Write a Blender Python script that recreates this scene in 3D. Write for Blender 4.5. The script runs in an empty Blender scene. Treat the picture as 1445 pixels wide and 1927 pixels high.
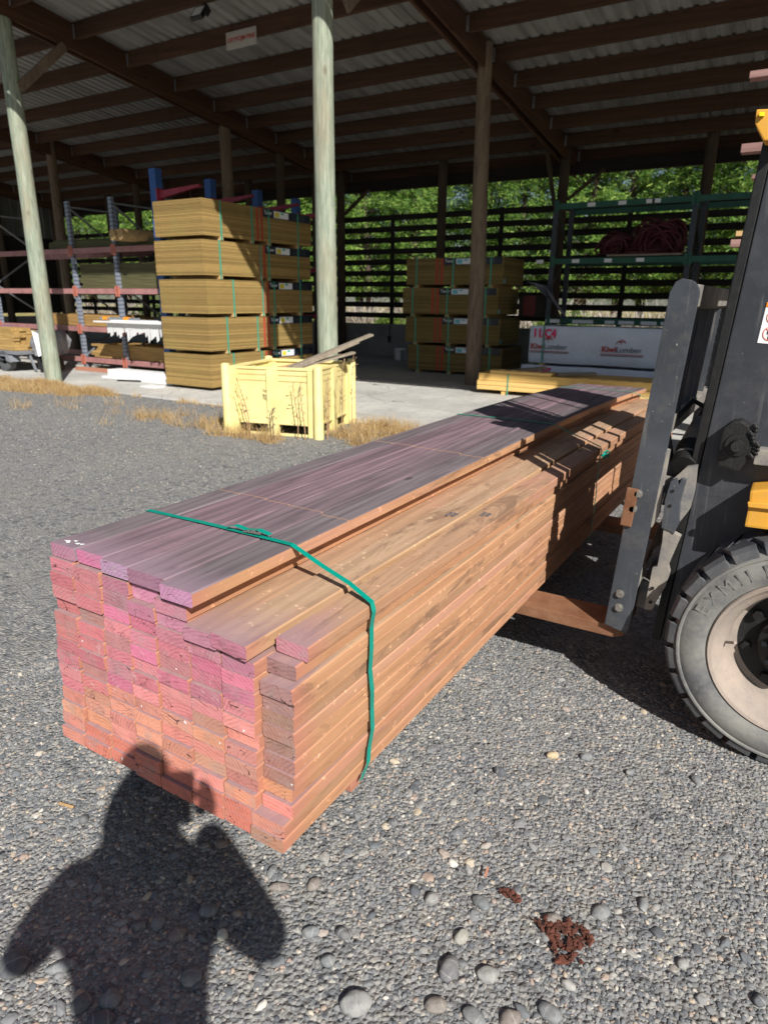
import bpy, bmesh, math, random
from math import sin, cos, pi, radians, atan2, sqrt
from mathutils import Vector, Matrix, noise as mnoise
random.seed(7)
SC = bpy.context.scene
COL = SC.collection

# ---------------------------------------------------------------- camera
CAM_H = 1.5
F_PX, PITCH, ROLL, HEAD = 1261.69, radians(17.586), radians(.6005), radians(31.147)
FW = Vector((-sin(HEAD)*cos(PITCH), cos(HEAD)*cos(PITCH), -sin(PITCH)))
RT0 = Vector((cos(HEAD), sin(HEAD), 0)); UP0 = RT0.cross(FW)
RT = RT0*cos(ROLL)+UP0*sin(ROLL); UP = -RT0*sin(ROLL)+UP0*cos(ROLL)
cam_d = bpy.data.cameras.new('camera'); cam = bpy.data.objects.new('camera', cam_d); COL.objects.link(cam)
cam.matrix_world = Matrix(((RT.x, UP.x, -FW.x, 0), (RT.y, UP.y, -FW.y, 0), (RT.z, UP.z, -FW.z, CAM_H), (0, 0, 0, 1)))
cam_d.sensor_fit = 'VERTICAL'; cam_d.sensor_height = 36; cam_d.lens = F_PX/1927*36
cam_d.clip_start = .02; cam_d.clip_end = 600
cam_d.dof.use_dof = True; cam_d.dof.focus_distance = 1.9; cam_d.dof.aperture_fstop = 4.8
SC.camera = cam
# ---------------------------------------------------------------- light
w = bpy.data.worlds.new('World'); SC.world = w; w.use_nodes = True
SUN_DIR = Vector((-.6101, .4995, -.615)).normalized()   # the way the light travels
nt = w.node_tree; sky = nt.nodes.new('ShaderNodeTexSky'); sky.sky_type = 'NISHITA'; sky.sun_disc = False
sky.sun_elevation = math.asin(-SUN_DIR.z); sky.sun_rotation = atan2(-SUN_DIR.x, -SUN_DIR.y)
bg = nt.nodes['Background']; bg.inputs[1].default_value = .05
nt.links.new(sky.outputs[0], bg.inputs[0])
sl = bpy.data.lights.new('sun', 'SUN'); sl.energy = 5.0; sl.angle = radians(.53); sl.color = (1, .97, .925)
sun = bpy.data.objects.new('sun', sl); COL.objects.link(sun)
sun.rotation_euler = SUN_DIR.to_track_quat('-Z', 'Y').to_euler(); sun.location = (6, -5, 9)
SC.view_settings.view_transform = 'Standard'; SC.view_settings.look = 'None'
SC.view_settings.exposure = .52; SC.view_settings.gamma = 1
SC.cycles.max_bounces = 8; SC.cycles.diffuse_bounces = 4

# ---------------------------------------------------------------- helpers
def at(x, y, axis, val):
    """world point on the plane axis=val seen at photo position x,y"""
    d = FW+RT*((x-722.5)/F_PX)-UP*((y-963.5)/F_PX)
    o = (0, 0, CAM_H)[axis]
    s = (val-o)/d[axis]
    return Vector((0, 0, CAM_H))+d*s

class MB:
    def __init__(s): s.v = []; s.f = []; s.m = []
    def add(s, vs, fs, mi=0, M=None):
        n = len(s.v)
        s.v += [(M @ Vector(p)) if M else Vector(p) for p in vs]
        s.f += [tuple(i+n for i in f) for f in fs]; s.m += [mi]*len(fs); return s
    def box(s, a, b, mi=0, M=None):
        (x0, y0, z0), (x1, y1, z1) = a, b
        return s.add([(x0,y0,z0),(x1,y0,z0),(x1,y1,z0),(x0,y1,z0),(x0,y0,z1),(x1,y0,z1),(x1,y1,z1),(x0,y1,z1)],
              [(0,3,2,1),(4,5,6,7),(0,1,5,4),(1,2,6,5),(2,3,7,6),(3,0,4,7)], mi, M)
    def bar(s, p, q, wd, ht, mi=0, up=(0, 0, 1)):
        p = Vector(p); q = Vector(q); d = (q-p); L = d.length; d.normalize()
        sd = d.cross(Vector(up)); 
        if sd.length < 1e-4: sd = d.cross(Vector((1, 0, 0)))
        sd.normalize(); u = sd.cross(d)
        M = Matrix(((sd.x, d.x, u.x, p.x), (sd.y, d.y, u.y, p.y), (sd.z, d.z, u.z, p.z), (0, 0, 0, 1)))
        return s.box((-wd/2, 0, -ht/2), (wd/2, L, ht/2), mi, M)
    def tube(s, pts, rs, n=12, mi=0, cap=True):
        pts = [Vector(p) for p in pts]
        if not hasattr(rs, '__len__'): rs = [rs]*len(pts)
        base = len(s.v); ref = None
        for i, p in enumerate(pts):
            d = (pts[min(i+1, len(pts)-1)]-pts[max(i-1, 0)]).normalized()
            if ref is None: ref = d.orthogonal().normalized()
            ref = (ref-d*ref.dot(d)).normalized(); o = d.cross(ref)
            for k in range(n):
                a = 2*pi*k/n; s.v.append(p+(ref*cos(a)+o*sin(a))*rs[i])
        for i in range(len(pts)-1):
            for k in range(n):
                k2 = (k+1) % n; s.f.append((base+i*n+k, base+i*n+k2, base+(i+1)*n+k2, base+(i+1)*n+k)); s.m.append(mi)
        if cap:
            s.f.append(tuple(base+k for k in reversed(range(n)))); s.m.append(mi)
            s.f.append(tuple(base+(len(pts)-1)*n+k for k in range(n))); s.m.append(mi)
        return s
    def lathe(s, prof, c, n=64, mi=0):
        """prof (r, y) revolved about the Y axis through c"""
        base = len(s.v); c = Vector(c)
        for r, y in prof:
            for k in range(n):
                a = 2*pi*k/n; s.v.append(c+Vector((r*cos(a), y, r*sin(a))))
        for i in range(len(prof)-1):
            for k in range(n):
                k2 = (k+1) % n; s.f.append((base+i*n+k, base+(i+1)*n+k, base+(i+1)*n+k2, base+i*n+k2)); s.m.append(mi)
        return s
    def plate(s, poly, y0, y1, mi=0):
        """polygon of (x, z) given thickness from y0 to y1"""
        n = len(poly); b = len(s.v)
        s.v += [Vector((x, y0, z)) for x, z in poly]+[Vector((x, y1, z)) for x, z in poly]
        s.f += [tuple(b+i for i in range(n)), tuple(b+n+i for i in reversed(range(n)))]
        s.f += [(b+i, b+n+i, b+n+(i+1) % n, b+(i+1) % n) for i in range(n)]; s.m += [mi]*(n+2); return s
    def build(s, name, mats, parent=None, bevel=0, smooth=False, loc=None, color=None):
        if not isinstance(mats, (list, tuple)): mats = [mats]
        off = Vector(loc) if loc is not None else (Vector(parent.location) if parent else Vector((0, 0, 0)))
        if parent and parent.parent: off = off+Vector(parent.parent.location)
        me = bpy.data.meshes.new(name)
        me.from_pydata([v-off for v in s.v], [], s.f)
        for m in mats: me.materials.append(m)
        me.polygons.foreach_set('material_index', s.m)
        bm = bmesh.new(); bm.from_mesh(me); bmesh.ops.recalc_face_normals(bm, faces=bm.faces)
        if bevel: bmesh.ops.bevel(bm, geom=bm.edges[:], offset=bevel, segments=2, profile=.7, affect='EDGES', clamp_overlap=True)
        bm.to_mesh(me); bm.free()
        if smooth: 
            me.polygons.foreach_set('use_smooth', [True]*len(me.polygons))
            try: me.set_sharp_from_angle(angle=radians(40))
            except Exception: pass
        o = bpy.data.objects.new(name, me); COL.objects.link(o)
        if parent: o.parent = parent
        elif loc is not None: o.location = loc
        if color: o.color = color
        return o

def tag(o, label=None, cat=None, group=None, kind=None):
    if label: o['label'] = label
    if cat: o['category'] = cat
    if group: o['group'] = group
    if kind: o['kind'] = kind
    return o
def empty(name, loc, label, cat, group=None, rz=0):
    o = bpy.data.objects.new(name, None); COL.objects.link(o); o.location = loc; o.rotation_euler = (0, 0, rz)
    o.empty_display_size = .1
    return tag(o, label, cat, group)
def copy_tree(o, parent=None):
    c = o.copy(); COL.objects.link(c); c.parent = parent
    for ch in list(o.children): copy_tree(ch, c)
    return c
def text_obj(txt, size, mat, name, parent, M, extrude=.0004, align='CENTER', bold=0, sx=1):
    cu = bpy.data.curves.new(name, 'FONT'); cu.body = txt; cu.size = size; cu.extrude = extrude
    cu.align_x = align; cu.align_y = 'CENTER'; cu.offset = bold; cu.resolution_u = 3
    to = bpy.data.objects.new('tmp', cu); COL.objects.link(to)
    bpy.context.view_layer.update()
    me = bpy.data.meshes.new_from_object(to.evaluated_get(bpy.context.evaluated_depsgraph_get()))
    bpy.data.objects.remove(to); bpy.data.curves.remove(cu)
    off = Vector(parent.location) if parent else Vector((0, 0, 0))
    if parent and parent.parent: off = off+Vector(parent.parent.location)
    me.transform(Matrix.Translation(-off) @ M @ Matrix.Diagonal((sx, 1, 1, 1))); me.materials.clear(); me.materials.append(mat)
    o = bpy.data.objects.new(name, me); COL.objects.link(o)
    if parent: o.parent = parent
    return o
def frame(o, xd, yd):
    xd = Vector(xd).normalized(); yd = Vector(yd); yd = (yd-xd*yd.dot(xd)).normalized(); zd = xd.cross(yd)
    return Matrix(((xd.x, yd.x, zd.x, o[0]), (xd.y, yd.y, zd.y, o[1]), (xd.z, yd.z, zd.z, o[2]), (0, 0, 0, 1)))

# ---------------------------------------------------------------- materials
class NT:
    def __init__(s, name):
        s.mat = bpy.data.materials.new(name); s.mat.use_nodes = True; s.t = s.mat.node_tree
        s.b = s.t.nodes['Principled BSDF']
    def n(s, typ, ins=None, **kw):
        nd = s.t.nodes.new(typ)
        for k, v in kw.items(): setattr(nd, k, v)
        for k, v in (ins or {}).items(): s.set(nd.inputs[k], v)
        return nd
    def set(s, sock, v):
        if hasattr(v, 'is_output'): s.t.links.new(v, sock)
        elif hasattr(v, 'outputs'): s.t.links.new(v.outputs[0], sock)
        else:
            if hasattr(sock.default_value, '__len__') and hasattr(v, '__len__') and len(v) == 3 and len(sock.default_value) == 4: v = (*v, 1)
            sock.default_value = v
    def math(s, op, a, b=0.0):
        return s.n('ShaderNodeMath', {0: a, 1: b}, operation=op)
    def mix(s, f, a, b, bt='MIX'):
        nd = s.t.nodes.new('ShaderNodeMix'); nd.data_type = 'RGBA'; nd.blend_type = bt
        s.set(nd.inputs[0], f); s.set(nd.inputs[6], a); s.set(nd.inputs[7], b); return nd.outputs[2]
    def coords(s, scale=(1, 1, 1), kind='Object', rnd=True):
        tc = s.n('ShaderNodeTexCoord').outputs[kind]
        if rnd:
            oi = s.n('ShaderNodeObjectInfo'); r = s.math('MULTIPLY', oi.outputs['Random'], 57.0)
            cx = s.n('ShaderNodeCombineXYZ', {0: r, 1: s.math('MULTIPLY', r, 1.7), 2: r})
            tc = s.n('ShaderNodeVectorMath', {0: tc, 1: cx}, operation='ADD').outputs[0]
        return s.n('ShaderNodeMapping', {0: tc, 3: scale}).outputs[0]
    def noise(s, vec, scale, detail=4, rough=.6, dist=0):
        return s.n('ShaderNodeTexNoise', {'Vector': vec, 'Scale': scale, 'Detail': detail, 'Roughness': rough, 'Distortion': dist}).outputs[0]
    def ramp(s, f, stops):
        r = s.n('ShaderNodeValToRGB', {0: f}); e = r.color_ramp.elements
        while len(e) < len(stops): e.new(.5)
        for el, (p, c) in zip(e, stops): el.position = p; el.color = (*c, 1) if len(c) == 3 else c
        return r.outputs[0]
    def sramp(s, f, a, b): return s.ramp(f, [(a, (0, 0, 0)), (b, (1, 1, 1))])
    def bump(s, h, st=.3, d=.01, nrm=None):
        ins = {'Strength': st, 'Distance': d, 'Height': h}
        if nrm is not None: ins['Normal'] = nrm
        return s.n('ShaderNodeBump', ins).outputs[0]
    def fin(s, col, rough=.7, metal=0, bump=None, spec=.4):
        s.set(s.b.inputs['Base Color'], col); s.set(s.b.inputs['Roughness'], rough); s.set(s.b.inputs['Metallic'], metal)
        s.b.inputs['Specular IOR Level'].default_value = spec
        if bump is not None: s.set(s.b.inputs['Normal'], bump)
        return s.mat

def simple(name, c, rough=.6, metal=0, var=.25, scale=6, bump=.1, c2=None, dirt=None, spec=.4, bd=.004, chips=None):
    """paint/metal/plastic with uneven tone and wear"""
    N = NT(name); v = N.coords(rnd=True)
    n1 = N.noise(v, scale, 6, .65); n2 = N.noise(v, scale*7, 4, .6)
    c2 = c2 or tuple(x*(1-var) for x in c)
    col = N.mix(N.sramp(n1, .35, .65), c, c2)
    if dirt: col = N.mix(N.math('MULTIPLY', N.sramp(N.noise(v, scale*3.1, 8, .78), .5, .8), .55), col, dirt)
    if chips:
        ch = N.noise(v, 70, 2, .5); col = N.mix(N.math('MULTIPLY', N.sramp(ch, .735, .76), .8), col, chips)
        sc_ = N.noise(N.coords((1, 1, .06)), 55, 3, .6); col = N.mix(N.math('MULTIPLY', N.sramp(sc_, .6, .75), .35), col, chips)
    r = N.math('ADD', N.math('MULTIPLY', n2, .25), rough-.12)
    return N.fin(col, r, metal, N.bump(n2, bump, bd), spec)

def wood(name, c1, c2, c3, axis='Y', scale=1.0, knots=True, rough=.75, bands=None, objcol=False, contrast=.5, blotch=False, tones=None, endfade=None):
    """c1 base, c2 darker grain, c3 per-board tint"""
    N = NT(name); st = {'X': (.06, 1, 1), 'Y': (1, .06, 1), 'Z': (1, 1, .06)}[axis]
    v = N.coords(st); vf = N.coords(tuple(.35*q if q < .5 else q for q in st)); v1 = N.coords((1, 1, 1))
    big = N.noise(v, 9*scale, 3, .5, 1.2); fine = N.noise(vf, 110*scale, 3, .6)
    wv = N.n('ShaderNodeTexWave', {'Vector': v, 'Scale': 11*scale, 'Distortion': 9, 'Detail': 2, 'Detail Scale': 1.2}, wave_type='BANDS', bands_direction='DIAGONAL').outputs[1]
    oi = N.n('ShaderNodeObjectInfo')
    base = N.mix(N.math('MULTIPLY', oi.outputs['Random'], .8), c1, c3)
    if tones: base = N.ramp(oi.outputs['Random'], [(i/(len(tones)-1), q) for i, q in enumerate(tones)])
    if objcol: base = N.mix(1.0, base, oi.outputs['Color'], 'MULTIPLY')
    col = N.mix(N.math('MULTIPLY', N.sramp(big, .35, .7), contrast), base, c2)
    col = N.mix(N.math('MULTIPLY', N.sramp(wv, .3, 1), contrast*.7), col, c2)
    dk = tuple(q*.45 for q in c2)
    col = N.mix(N.math('MULTIPLY', N.sramp(fine, .5, .75), .25 if blotch else .45), col, dk)
    if knots:
        kv = N.coords({'X': (.45, 1, 1), 'Y': (1, .45, 1), 'Z': (1, 1, .45)}[axis])
        vo = N.n('ShaderNodeTexVoronoi', {'Vector': kv, 'Scale': 5.0*scale}).outputs[0]
        col = N.mix(N.math('MULTIPLY', N.ramp(vo, [(0, (1, 1, 1)), (.055, (.8, .8, .8)), (.1, (0, 0, 0))]), .8), col, tuple(q*.5 for q in c2))
    if bands:
        y = N.n('ShaderNodeSeparateXYZ', {0: N.n('ShaderNodeTexCoord').outputs['Object']}).outputs[1]
        for yb, wd, bc, am in bands:
            d = N.math('ABSOLUTE', N.math('SUBTRACT', y, yb))
            col = N.mix(N.math('MULTIPLY', N.math('LESS_THAN', N.math('ADD', d, N.math('MULTIPLY', big, .004)), wd), am), col, bc)
    if blotch:      # sap stain, pinkish patches and scuffed pale spots of rough boards
        vb = N.coords({'X': (.22, 1, 1), 'Y': (1, .22, 1), 'Z': (1, 1, .22)}[axis]); b1 = N.noise(vb, 7, 6, .75, .8); b2 = N.noise(vb, 4.3, 5, .7, .5); b3 = N.noise(v1, 30, 5, .75)
        col = N.mix(N.math('MULTIPLY', N.sramp(b1, .55, .62), .68), col, (.20, .13, .09))
        ed_ = N.noise(N.coords({'X': (.05, 1, 1), 'Y': (1, .05, 1), 'Z': (1, 1, .05)}[axis]), 42, 5, .7, .6); col = N.mix(N.math('MULTIPLY', N.sramp(ed_, .54, .64), .42), col, (.30, .14, .08))
        col = N.mix(N.math('MULTIPLY', N.sramp(b2, .54, .64), .5), col, (.80, .40, .30))
        col = N.mix(N.math('MULTIPLY', N.sramp(b3, .62, .9), .2), col, (.74, .56, .42))
        col = N.mix(N.math('MULTIPLY', N.sramp(b3, .36, .22), .5), col, (.14, .07, .04))
    if endfade:     # the dyed end sealer has run a little way along the board
        yy = N.n('ShaderNodeSeparateXYZ', {0: N.n('ShaderNodeTexCoord').outputs['Object']}).outputs[1]
        f_ = N.math('SUBTRACT', 1.0, N.math('DIVIDE', yy, N.math('ADD', .03, N.math('MULTIPLY', N.noise(N.coords((1, .1, 1)), 60, 3, .7), endfade[1]))))
        f_.use_clamp = True; col = N.mix(N.math('MULTIPLY', f_, .75), col, endfade[0])
    st_ = N.noise(v1, 3.5, 5, .7)
    col = N.mix(N.math('MULTIPLY', N.sramp(st_, .56, .78), .35), col, dk)
    return N.fin(col, rough, 0, N.bump(N.math('ADD', fine, N.math('MULTIPLY', wv, .3)), .25, .002), .25)

def end_grain(name, dirt=(.3, .27, .25), rnd_pink=False):
    """saw-cut board ends: growth rings and saw marks over the object colour"""
    N = NT(name); oi = N.n('ShaderNodeObjectInfo'); tc = N.n('ShaderNodeTexCoord').outputs['Object']
    r = oi.outputs['Random']
    off = N.n('ShaderNodeCombineXYZ', {0: N.math('MULTIPLY', N.math('SUBTRACT', r, .5), .22), 1: 0.0, 2: N.math('ADD', N.math('MULTIPLY', N.math('FRACT', N.math('MULTIPLY', r, 17.3)), .16), .03)})
    p = N.n('ShaderNodeVectorMath', {0: tc, 1: off}, operation='ADD').outputs[0]
    sx = N.n('ShaderNodeSeparateXYZ', {0: p})
    rad = N.math('SQRT', N.math('ADD', N.math('MULTIPLY', sx.outputs[0], sx.outputs[0]), N.math('MULTIPLY', sx.outputs[2], sx.outputs[2])))
    vr = N.coords(); nz = N.noise(vr, 30, 3, .6); nb = N.noise(vr, 14, 4, .65); nf = N.noise(N.coords((1, 1, 2.5)), 320, 2, .7)
    rr = N.math('ADD', N.math('MULTIPLY', rad, 620), N.math('MULTIPLY', nz, 8))
    ring = N.n('ShaderNodeMath', {0: N.math('SINE', rr)}, operation='MULTIPLY'); ring.inputs[1].default_value = .5
    ring = N.math('ADD', ring, .5)
    base = oi.outputs['Color']
    col = N.mix(N.math('MULTIPLY', N.math('MULTIPLY', N.sramp(ring, .3, 1), N.sramp(nz, .38, .6)), .42), base, N.mix(1.0, base, (.42, .33, .36), 'MULTIPLY'))
    col = N.mix(N.math('MULTIPLY', N.sramp(nb, .52, .68), .42), col, dirt)
    col = N.mix(N.math('MULTIPLY', N.sramp(nf, .52, .8), .5), col, N.mix(.45, base, (1, .75, .75)))
    saw = N.noise(N.n('ShaderNodeMapping', {0: vr, 2: (0, .9, 0), 3: (12, 1, 160)}).outputs[0], 1.0, 3, .6)
    col = N.mix(N.math('MULTIPLY', N.sramp(saw, .5, .75), .4), col, N.mix(1.0, base, (.5, .4, .42), 'MULTIPLY'))
    bl = N.noise(vr, 8.5, 6, .75); col = N.mix(N.math('MULTIPLY', N.sramp(bl, .55, .7), .5), col, (.20, .085, .085))
    edge = N.noise(vr, 24, 5, .8); col = N.mix(N.math('MULTIPLY', N.sramp(edge, .60, .70), .6), col, (.62, .45, .42))
    ck = N.math('ABSOLUTE', N.math('SUBTRACT', N.noise(N.coords((.7, 1, 1.6)), 13, 2, .5, .6), .5)); ckm = N.math('MULTIPLY', N.math('LESS_THAN', ck, .0045), N.math('GREATER_THAN', N.noise(vr, 11, 2, .5), .52))
    col = N.mix(N.math('MULTIPLY', ckm, .85), col, (.05, .025, .02))
    fl = N.noise(vr, 42, 1, .5)
    col = N.mix(N.math('GREATER_THAN', fl, .782), col, (.75, .72, .7))
    return N.fin(col, .8, 0, N.bump(N.math('ADD', nf, N.math('MULTIPLY', ring, .4)), .35, .0015), .2)

def treated(name, base, dark, ends=False):
    """stack of thin treated boards: horizontal layers of slightly different tone"""
    N = NT(name); tc = N.n('ShaderNodeTexCoord').outputs['Object']; s = N.n('ShaderNodeSeparateXYZ', {0: tc})
    lay = N.math('MULTIPLY', s.outputs[2], 1/.025)
    fl = N.math('FLOOR', lay); fr = N.math('FRACT', lay)
    oi = N.n('ShaderNodeObjectInfo').outputs['Random']
    rn = N.n('ShaderNodeTexWhiteNoise', {'W': N.math('ADD', fl, N.math('MULTIPLY', oi, 91))}, noise_dimensions='1D').outputs[0]
    v = N.coords((.25, .25, 1)); g = N.noise(v, 30, 4, .6); big = N.noise(N.coords(), 2.2, 3, .6)
    col = N.mix(rn, base, tuple(q*.55 for q in base))
    col = N.mix(N.math('MULTIPLY', N.sramp(g, .4, .7), .3), col, dark)
    col = N.mix(N.math('MULTIPLY', N.sramp(big, .5, .75), .35), col, (base[0]*.75, base[1]*.95, base[2]*.8))
    gap = N.ramp(fr, [(0, (1, 1, 1)), (.1, (0, 0, 0)), (.9, (0, 0, 0)), (1, (1, 1, 1))])
    col = N.mix(N.math('MULTIPLY', gap, .8), col, tuple(q*.25 for q in dark))
    return N.fin(col, .8, 0, N.bump(N.math('SUBTRACT', 1.0, gap), .6, .006), .2)

M_side = wood('sawn_side', (.62, .31, .165), (.55, .27, .13), (.70, .42, .25), 'Y', 1.2, rough=.8, contrast=.5, blotch=True, tones=[(.84, .48, .25), (.86, .42, .24), (.62, .36, .18), (.88, .62, .36), (.78, .37, .19), (.86, .55, .31), (.54, .33, .19), (.88, .50, .32)], endfade=((.42, .17, .12), .12))
M_top = wood('sawn_top', (.68, .47, .29), (.38, .26, .165), (.66, .37, .22), 'Y', 1.1, rough=.75, contrast=.6, blotch=True, tones=[(.80, .60, .38), (.82, .50, .30), (.64, .50, .34), (.84, .62, .40), (.76, .42, .25)], endfade=((.30, .19, .22), .35))
M_cap = wood('weathered_top', (.19, .145, .155), (.095, .075, .082), (.26, .135, .165), 'Y', 1.3, rough=.62, knots=True,
             bands=[(.62, .006, (.34, .2, .13), .7), (1.62, .009, (.34, .2, .13), .75)], contrast=.75, tones=[(.20, .17, .175), (.28, .17, .20), (.22, .19, .195), (.165, .145, .15), (.26, .175, .20), (.20, .17, .175)], endfade=((.29, .20, .24), .22))
M_end = end_grain('board_end')
M_strap = simple('green_strap', (.0, .27, .20), .3, var=.15, scale=20, bump=.05, spec=.6)
M_strap_old = simple('green_strap_shade', (.05, .30, .20), .4, var=.2, scale=10)
M_steel_dk = simple('dusty_steel', (.085, .095, .11), .38, .3, .4, 2.5, .12, dirt=(.19, .175, .15), chips=(.36, .33, .30))
M_steel_dust = simple('dusty_steel_light', (.30, .27, .225), .7, .1, .35, 9, .3, c2=(.14, .14, .145), dirt=(.36, .30, .23))
M_mast = simple('black_mast_paint', (.05, .053, .062), .36, .15, .4, 2, .12, dirt=(.12, .115, .11), chips=(.22, .21, .2))
M_black = simple('black_parts', (.012, .012, .012), .5, 0, .3, 12, .1, dirt=(.04, .036, .03))
M_grease = simple('greasy_black', (.013, .013, .013), .5, 0, .3, 22, .8, dirt=(.045, .04, .035), bd=.002)
M_rust = simple('rusty_steel', (.16, .065, .03), .7, .2, .4, 8, .3, c2=(.26, .13, .07), dirt=(.30, .2, .14))
M_yellow = simple('fender_yellow', (.72, .36, .045), .5, 0, .15, 6, .1, dirt=(.5, .32, .12))
M_bolt = simple('bolt_steel', (.3, .28, .25), .5, .6, .3, 30)
M_gal = simple('galvanised_steel', (.33, .35, .38), .5, .5, .3, 20, .2, dirt=(.45, .42, .38))
M_concrete_w = simple('concrete_wall', (.30, .30, .29), .9, 0, .3, 1.5, .3, dirt=(.2, .2, .19))
M_pink = simple('rack_beam_paint', (.40, .19, .18), .5, 0, .3, 5, .1, dirt=(.5, .36, .33))
M_orange = simple('rack_connector_paint', (.52, .17, .115), .55, 0, .3, 9)
M_blue = simple('blue_paint', (.03, .10, .32), .45, 0, .3, 6, .1, dirt=(.12, .18, .3))
M_armred = simple('arm_red_paint', (.32, .03, .06), .45, 0, .3, 6)
M_greenb = simple('green_beam_paint', (.015, .10, .065), .45, 0, .3, 6)
M_white = simple('white_plastic', (.78, .78, .77), .4, 0, .08, 5, .05)
M_wrap = simple('blue_white_wrap', (.64, .70, .82), .3, 0, .12, 3, .5, spec=.5, bd=.02)
M_ink_red = simple('red_ink', (.45, .05, .04), .6, 0, .1, 5); M_ink_grey = simple('grey_ink', (.12, .13, .16), .6, 0, .1, 5)
M_spray = simple('pink_spray', (.85, .04, .16), .6, 0, .3, 40, 0)
M_label_blk = simple('black_wrap', (.012, .016, .03), .35, 0, .2, 9); M_label_wht = simple('label_white', (.72, .74, .78), .5, 0, .05, 9)
M_label_ylw = simple('label_yellow', (.65, .55, .04), .5, 0, .1, 9); M_label_grn = simple('label_green', (.02, .4, .22), .5, 0, .1, 9)
M_label_cyan = simple('label_cyan', (.15, .5, .62), .5, 0, .1, 9)
M_redband = simple('red_paint_band', (.40, .06, .03), .7, 0, .25, 9)
M_bin = simple('bin_yellow_plastic', (.78, .68, .31), .6, 0, .1, 3, .2, c2=(.70, .57, .22), dirt=(.48, .40, .22), chips=(.55, .47, .28))
M_weath = wood('grey_weathered_plank', (.28, .24, .19), (.15, .12, .09), (.36, .3, .22), 'Y', 1, rough=.9)
M_ybeam = wood('fresh_pine', (.72, .46, .14), (.55, .30, .08), (.78, .52, .2), 'X', .8, knots=True, rough=.6, contrast=.3)
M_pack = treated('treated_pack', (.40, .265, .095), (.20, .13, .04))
M_pack2 = treated('treated_pack_shade', (.26, .19, .07), (.13, .09, .03))  # darker copy of treated_pack, the shed's shade put into its colour
M_gold = wood('golden_pine', (.42, .25, .09), (.2, .12, .04), (.5, .33, .12), 'X', .8, knots=False, contrast=.5)
M_goldend = simple('golden_pine_end', (.5, .34, .15), .8, 0, .4, 30)
M_dkpack = wood('green_aged_pine', (.11, .11, .05), (.05, .05, .025), (.16, .13, .06), 'X', .8, knots=False)
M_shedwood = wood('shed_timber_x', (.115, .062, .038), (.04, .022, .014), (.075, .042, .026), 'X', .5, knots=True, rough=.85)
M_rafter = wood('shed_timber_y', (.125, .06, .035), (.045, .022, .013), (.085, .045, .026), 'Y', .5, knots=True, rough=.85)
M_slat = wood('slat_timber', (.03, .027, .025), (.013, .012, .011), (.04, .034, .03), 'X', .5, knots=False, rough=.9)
M_bearer = simple('bearer_pine', (.6, .38, .17), .8, 0, .3, 12)

def pole_mat(name, c1, c2, c3):
    N = NT(name); v = N.coords((1, 1, .09)); f = N.noise(v, 34, 4, .65, .4); g = N.noise(N.coords((1, 1, .3)), 3, 4, .6); vf = N.noise(N.coords((1, 1, .03)), 130, 2, .6)
    col = N.mix(N.sramp(f, .32, .68), c1, c2); col = N.mix(N.math('MULTIPLY', N.sramp(g, .48, .68), .6), col, c3)
    col = N.mix(N.math('MULTIPLY', N.sramp(vf, .56, .7), .6), col, tuple(q*.4 for q in c2))
    kn = N.n('ShaderNodeTexVoronoi', {'Vector': N.coords((1, 1, .5)), 'Scale': 3.2}).outputs[0]
    col = N.mix(N.math('MULTIPLY', N.ramp(kn, [(0, (1, 1, 1)), (.06, (.6, .6, .6)), (.1, (0, 0, 0))]), .7), col, (.1, .07, .045))
    return N.fin(col, .85, 0, N.bump(vf, .4, .008), .2)
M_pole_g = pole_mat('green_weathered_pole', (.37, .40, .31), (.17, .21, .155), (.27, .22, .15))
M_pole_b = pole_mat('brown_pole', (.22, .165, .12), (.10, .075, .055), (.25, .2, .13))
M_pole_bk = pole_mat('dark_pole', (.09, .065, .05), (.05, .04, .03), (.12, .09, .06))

def roof_mat():
    N = NT('roof_sheet'); g = N.noise(N.coords((1, .12, 1)), 4, 4, .6); f = N.noise(N.coords((1, .05, 1)), 60, 3, .6)
    col = N.mix(N.sramp(g, .4, .62), (.40, .395, .38), (.26, .255, .24)); col = N.mix(N.math('MULTIPLY', N.sramp(f, .52, .75), .4), col, (.24, .21, .18))
    return N.fin(col, .5, .15, N.bump(f, .1, .003), .4)
M_roof = roof_mat()
M_wallsheet = simple('wall_sheet', (.16, .17, .175), .5, .3, .3, 1.5, .05)

def slab_mat():
    N = NT('concrete_slab'); v = N.coords(rnd=False)
    a = N.noise(v, .7, 6, .65); b = N.noise(v, 9, 6, .7); c = N.noise(v, 90, 3, .6)
    col = N.mix(N.sramp(a, .38, .62), (.50, .485, .445), (.37, .36, .335))
    col = N.mix(N.math('MULTIPLY', N.sramp(b, .5, .72), .5), col, (.19, .185, .175)); col = N.mix(N.math('MULTIPLY', N.sramp(c, .5, .7), .25), col, (.5, .48, .44))
    s = N.n('ShaderNodeSeparateXYZ', {0: v})
    for ax, sp, of in ((0, 3.05, .4), (1, 2.6, .25)):
        fr = N.math('FRACT', N.math('ADD', N.math('MULTIPLY', s.outputs[ax], 1/sp), of)); d = N.math('ABSOLUTE', N.math('SUBTRACT', fr, .5))
        col = N.mix(N.math('MULTIPLY', N.math('LESS_THAN', d, .0028), .7), col, (.1, .1, .09))
    cr = N.n('ShaderNodeTexVoronoi', {'Vector': N.n('ShaderNodeVectorMath', {0: v, 1: N.n('ShaderNodeTexNoise', {'Vector': v, 'Scale': 1.2}).outputs[1]}, operation='ADD').outputs[0], 'Scale': .35}, feature='DISTANCE_TO_EDGE').outputs[0]
    col = N.mix(N.math('MULTIPLY', N.math('LESS_THAN', cr, .003), .6), col, (.1, .1, .09))
    return N.fin(col, .9, 0, N.bump(b, .2, .006), .2)

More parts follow.
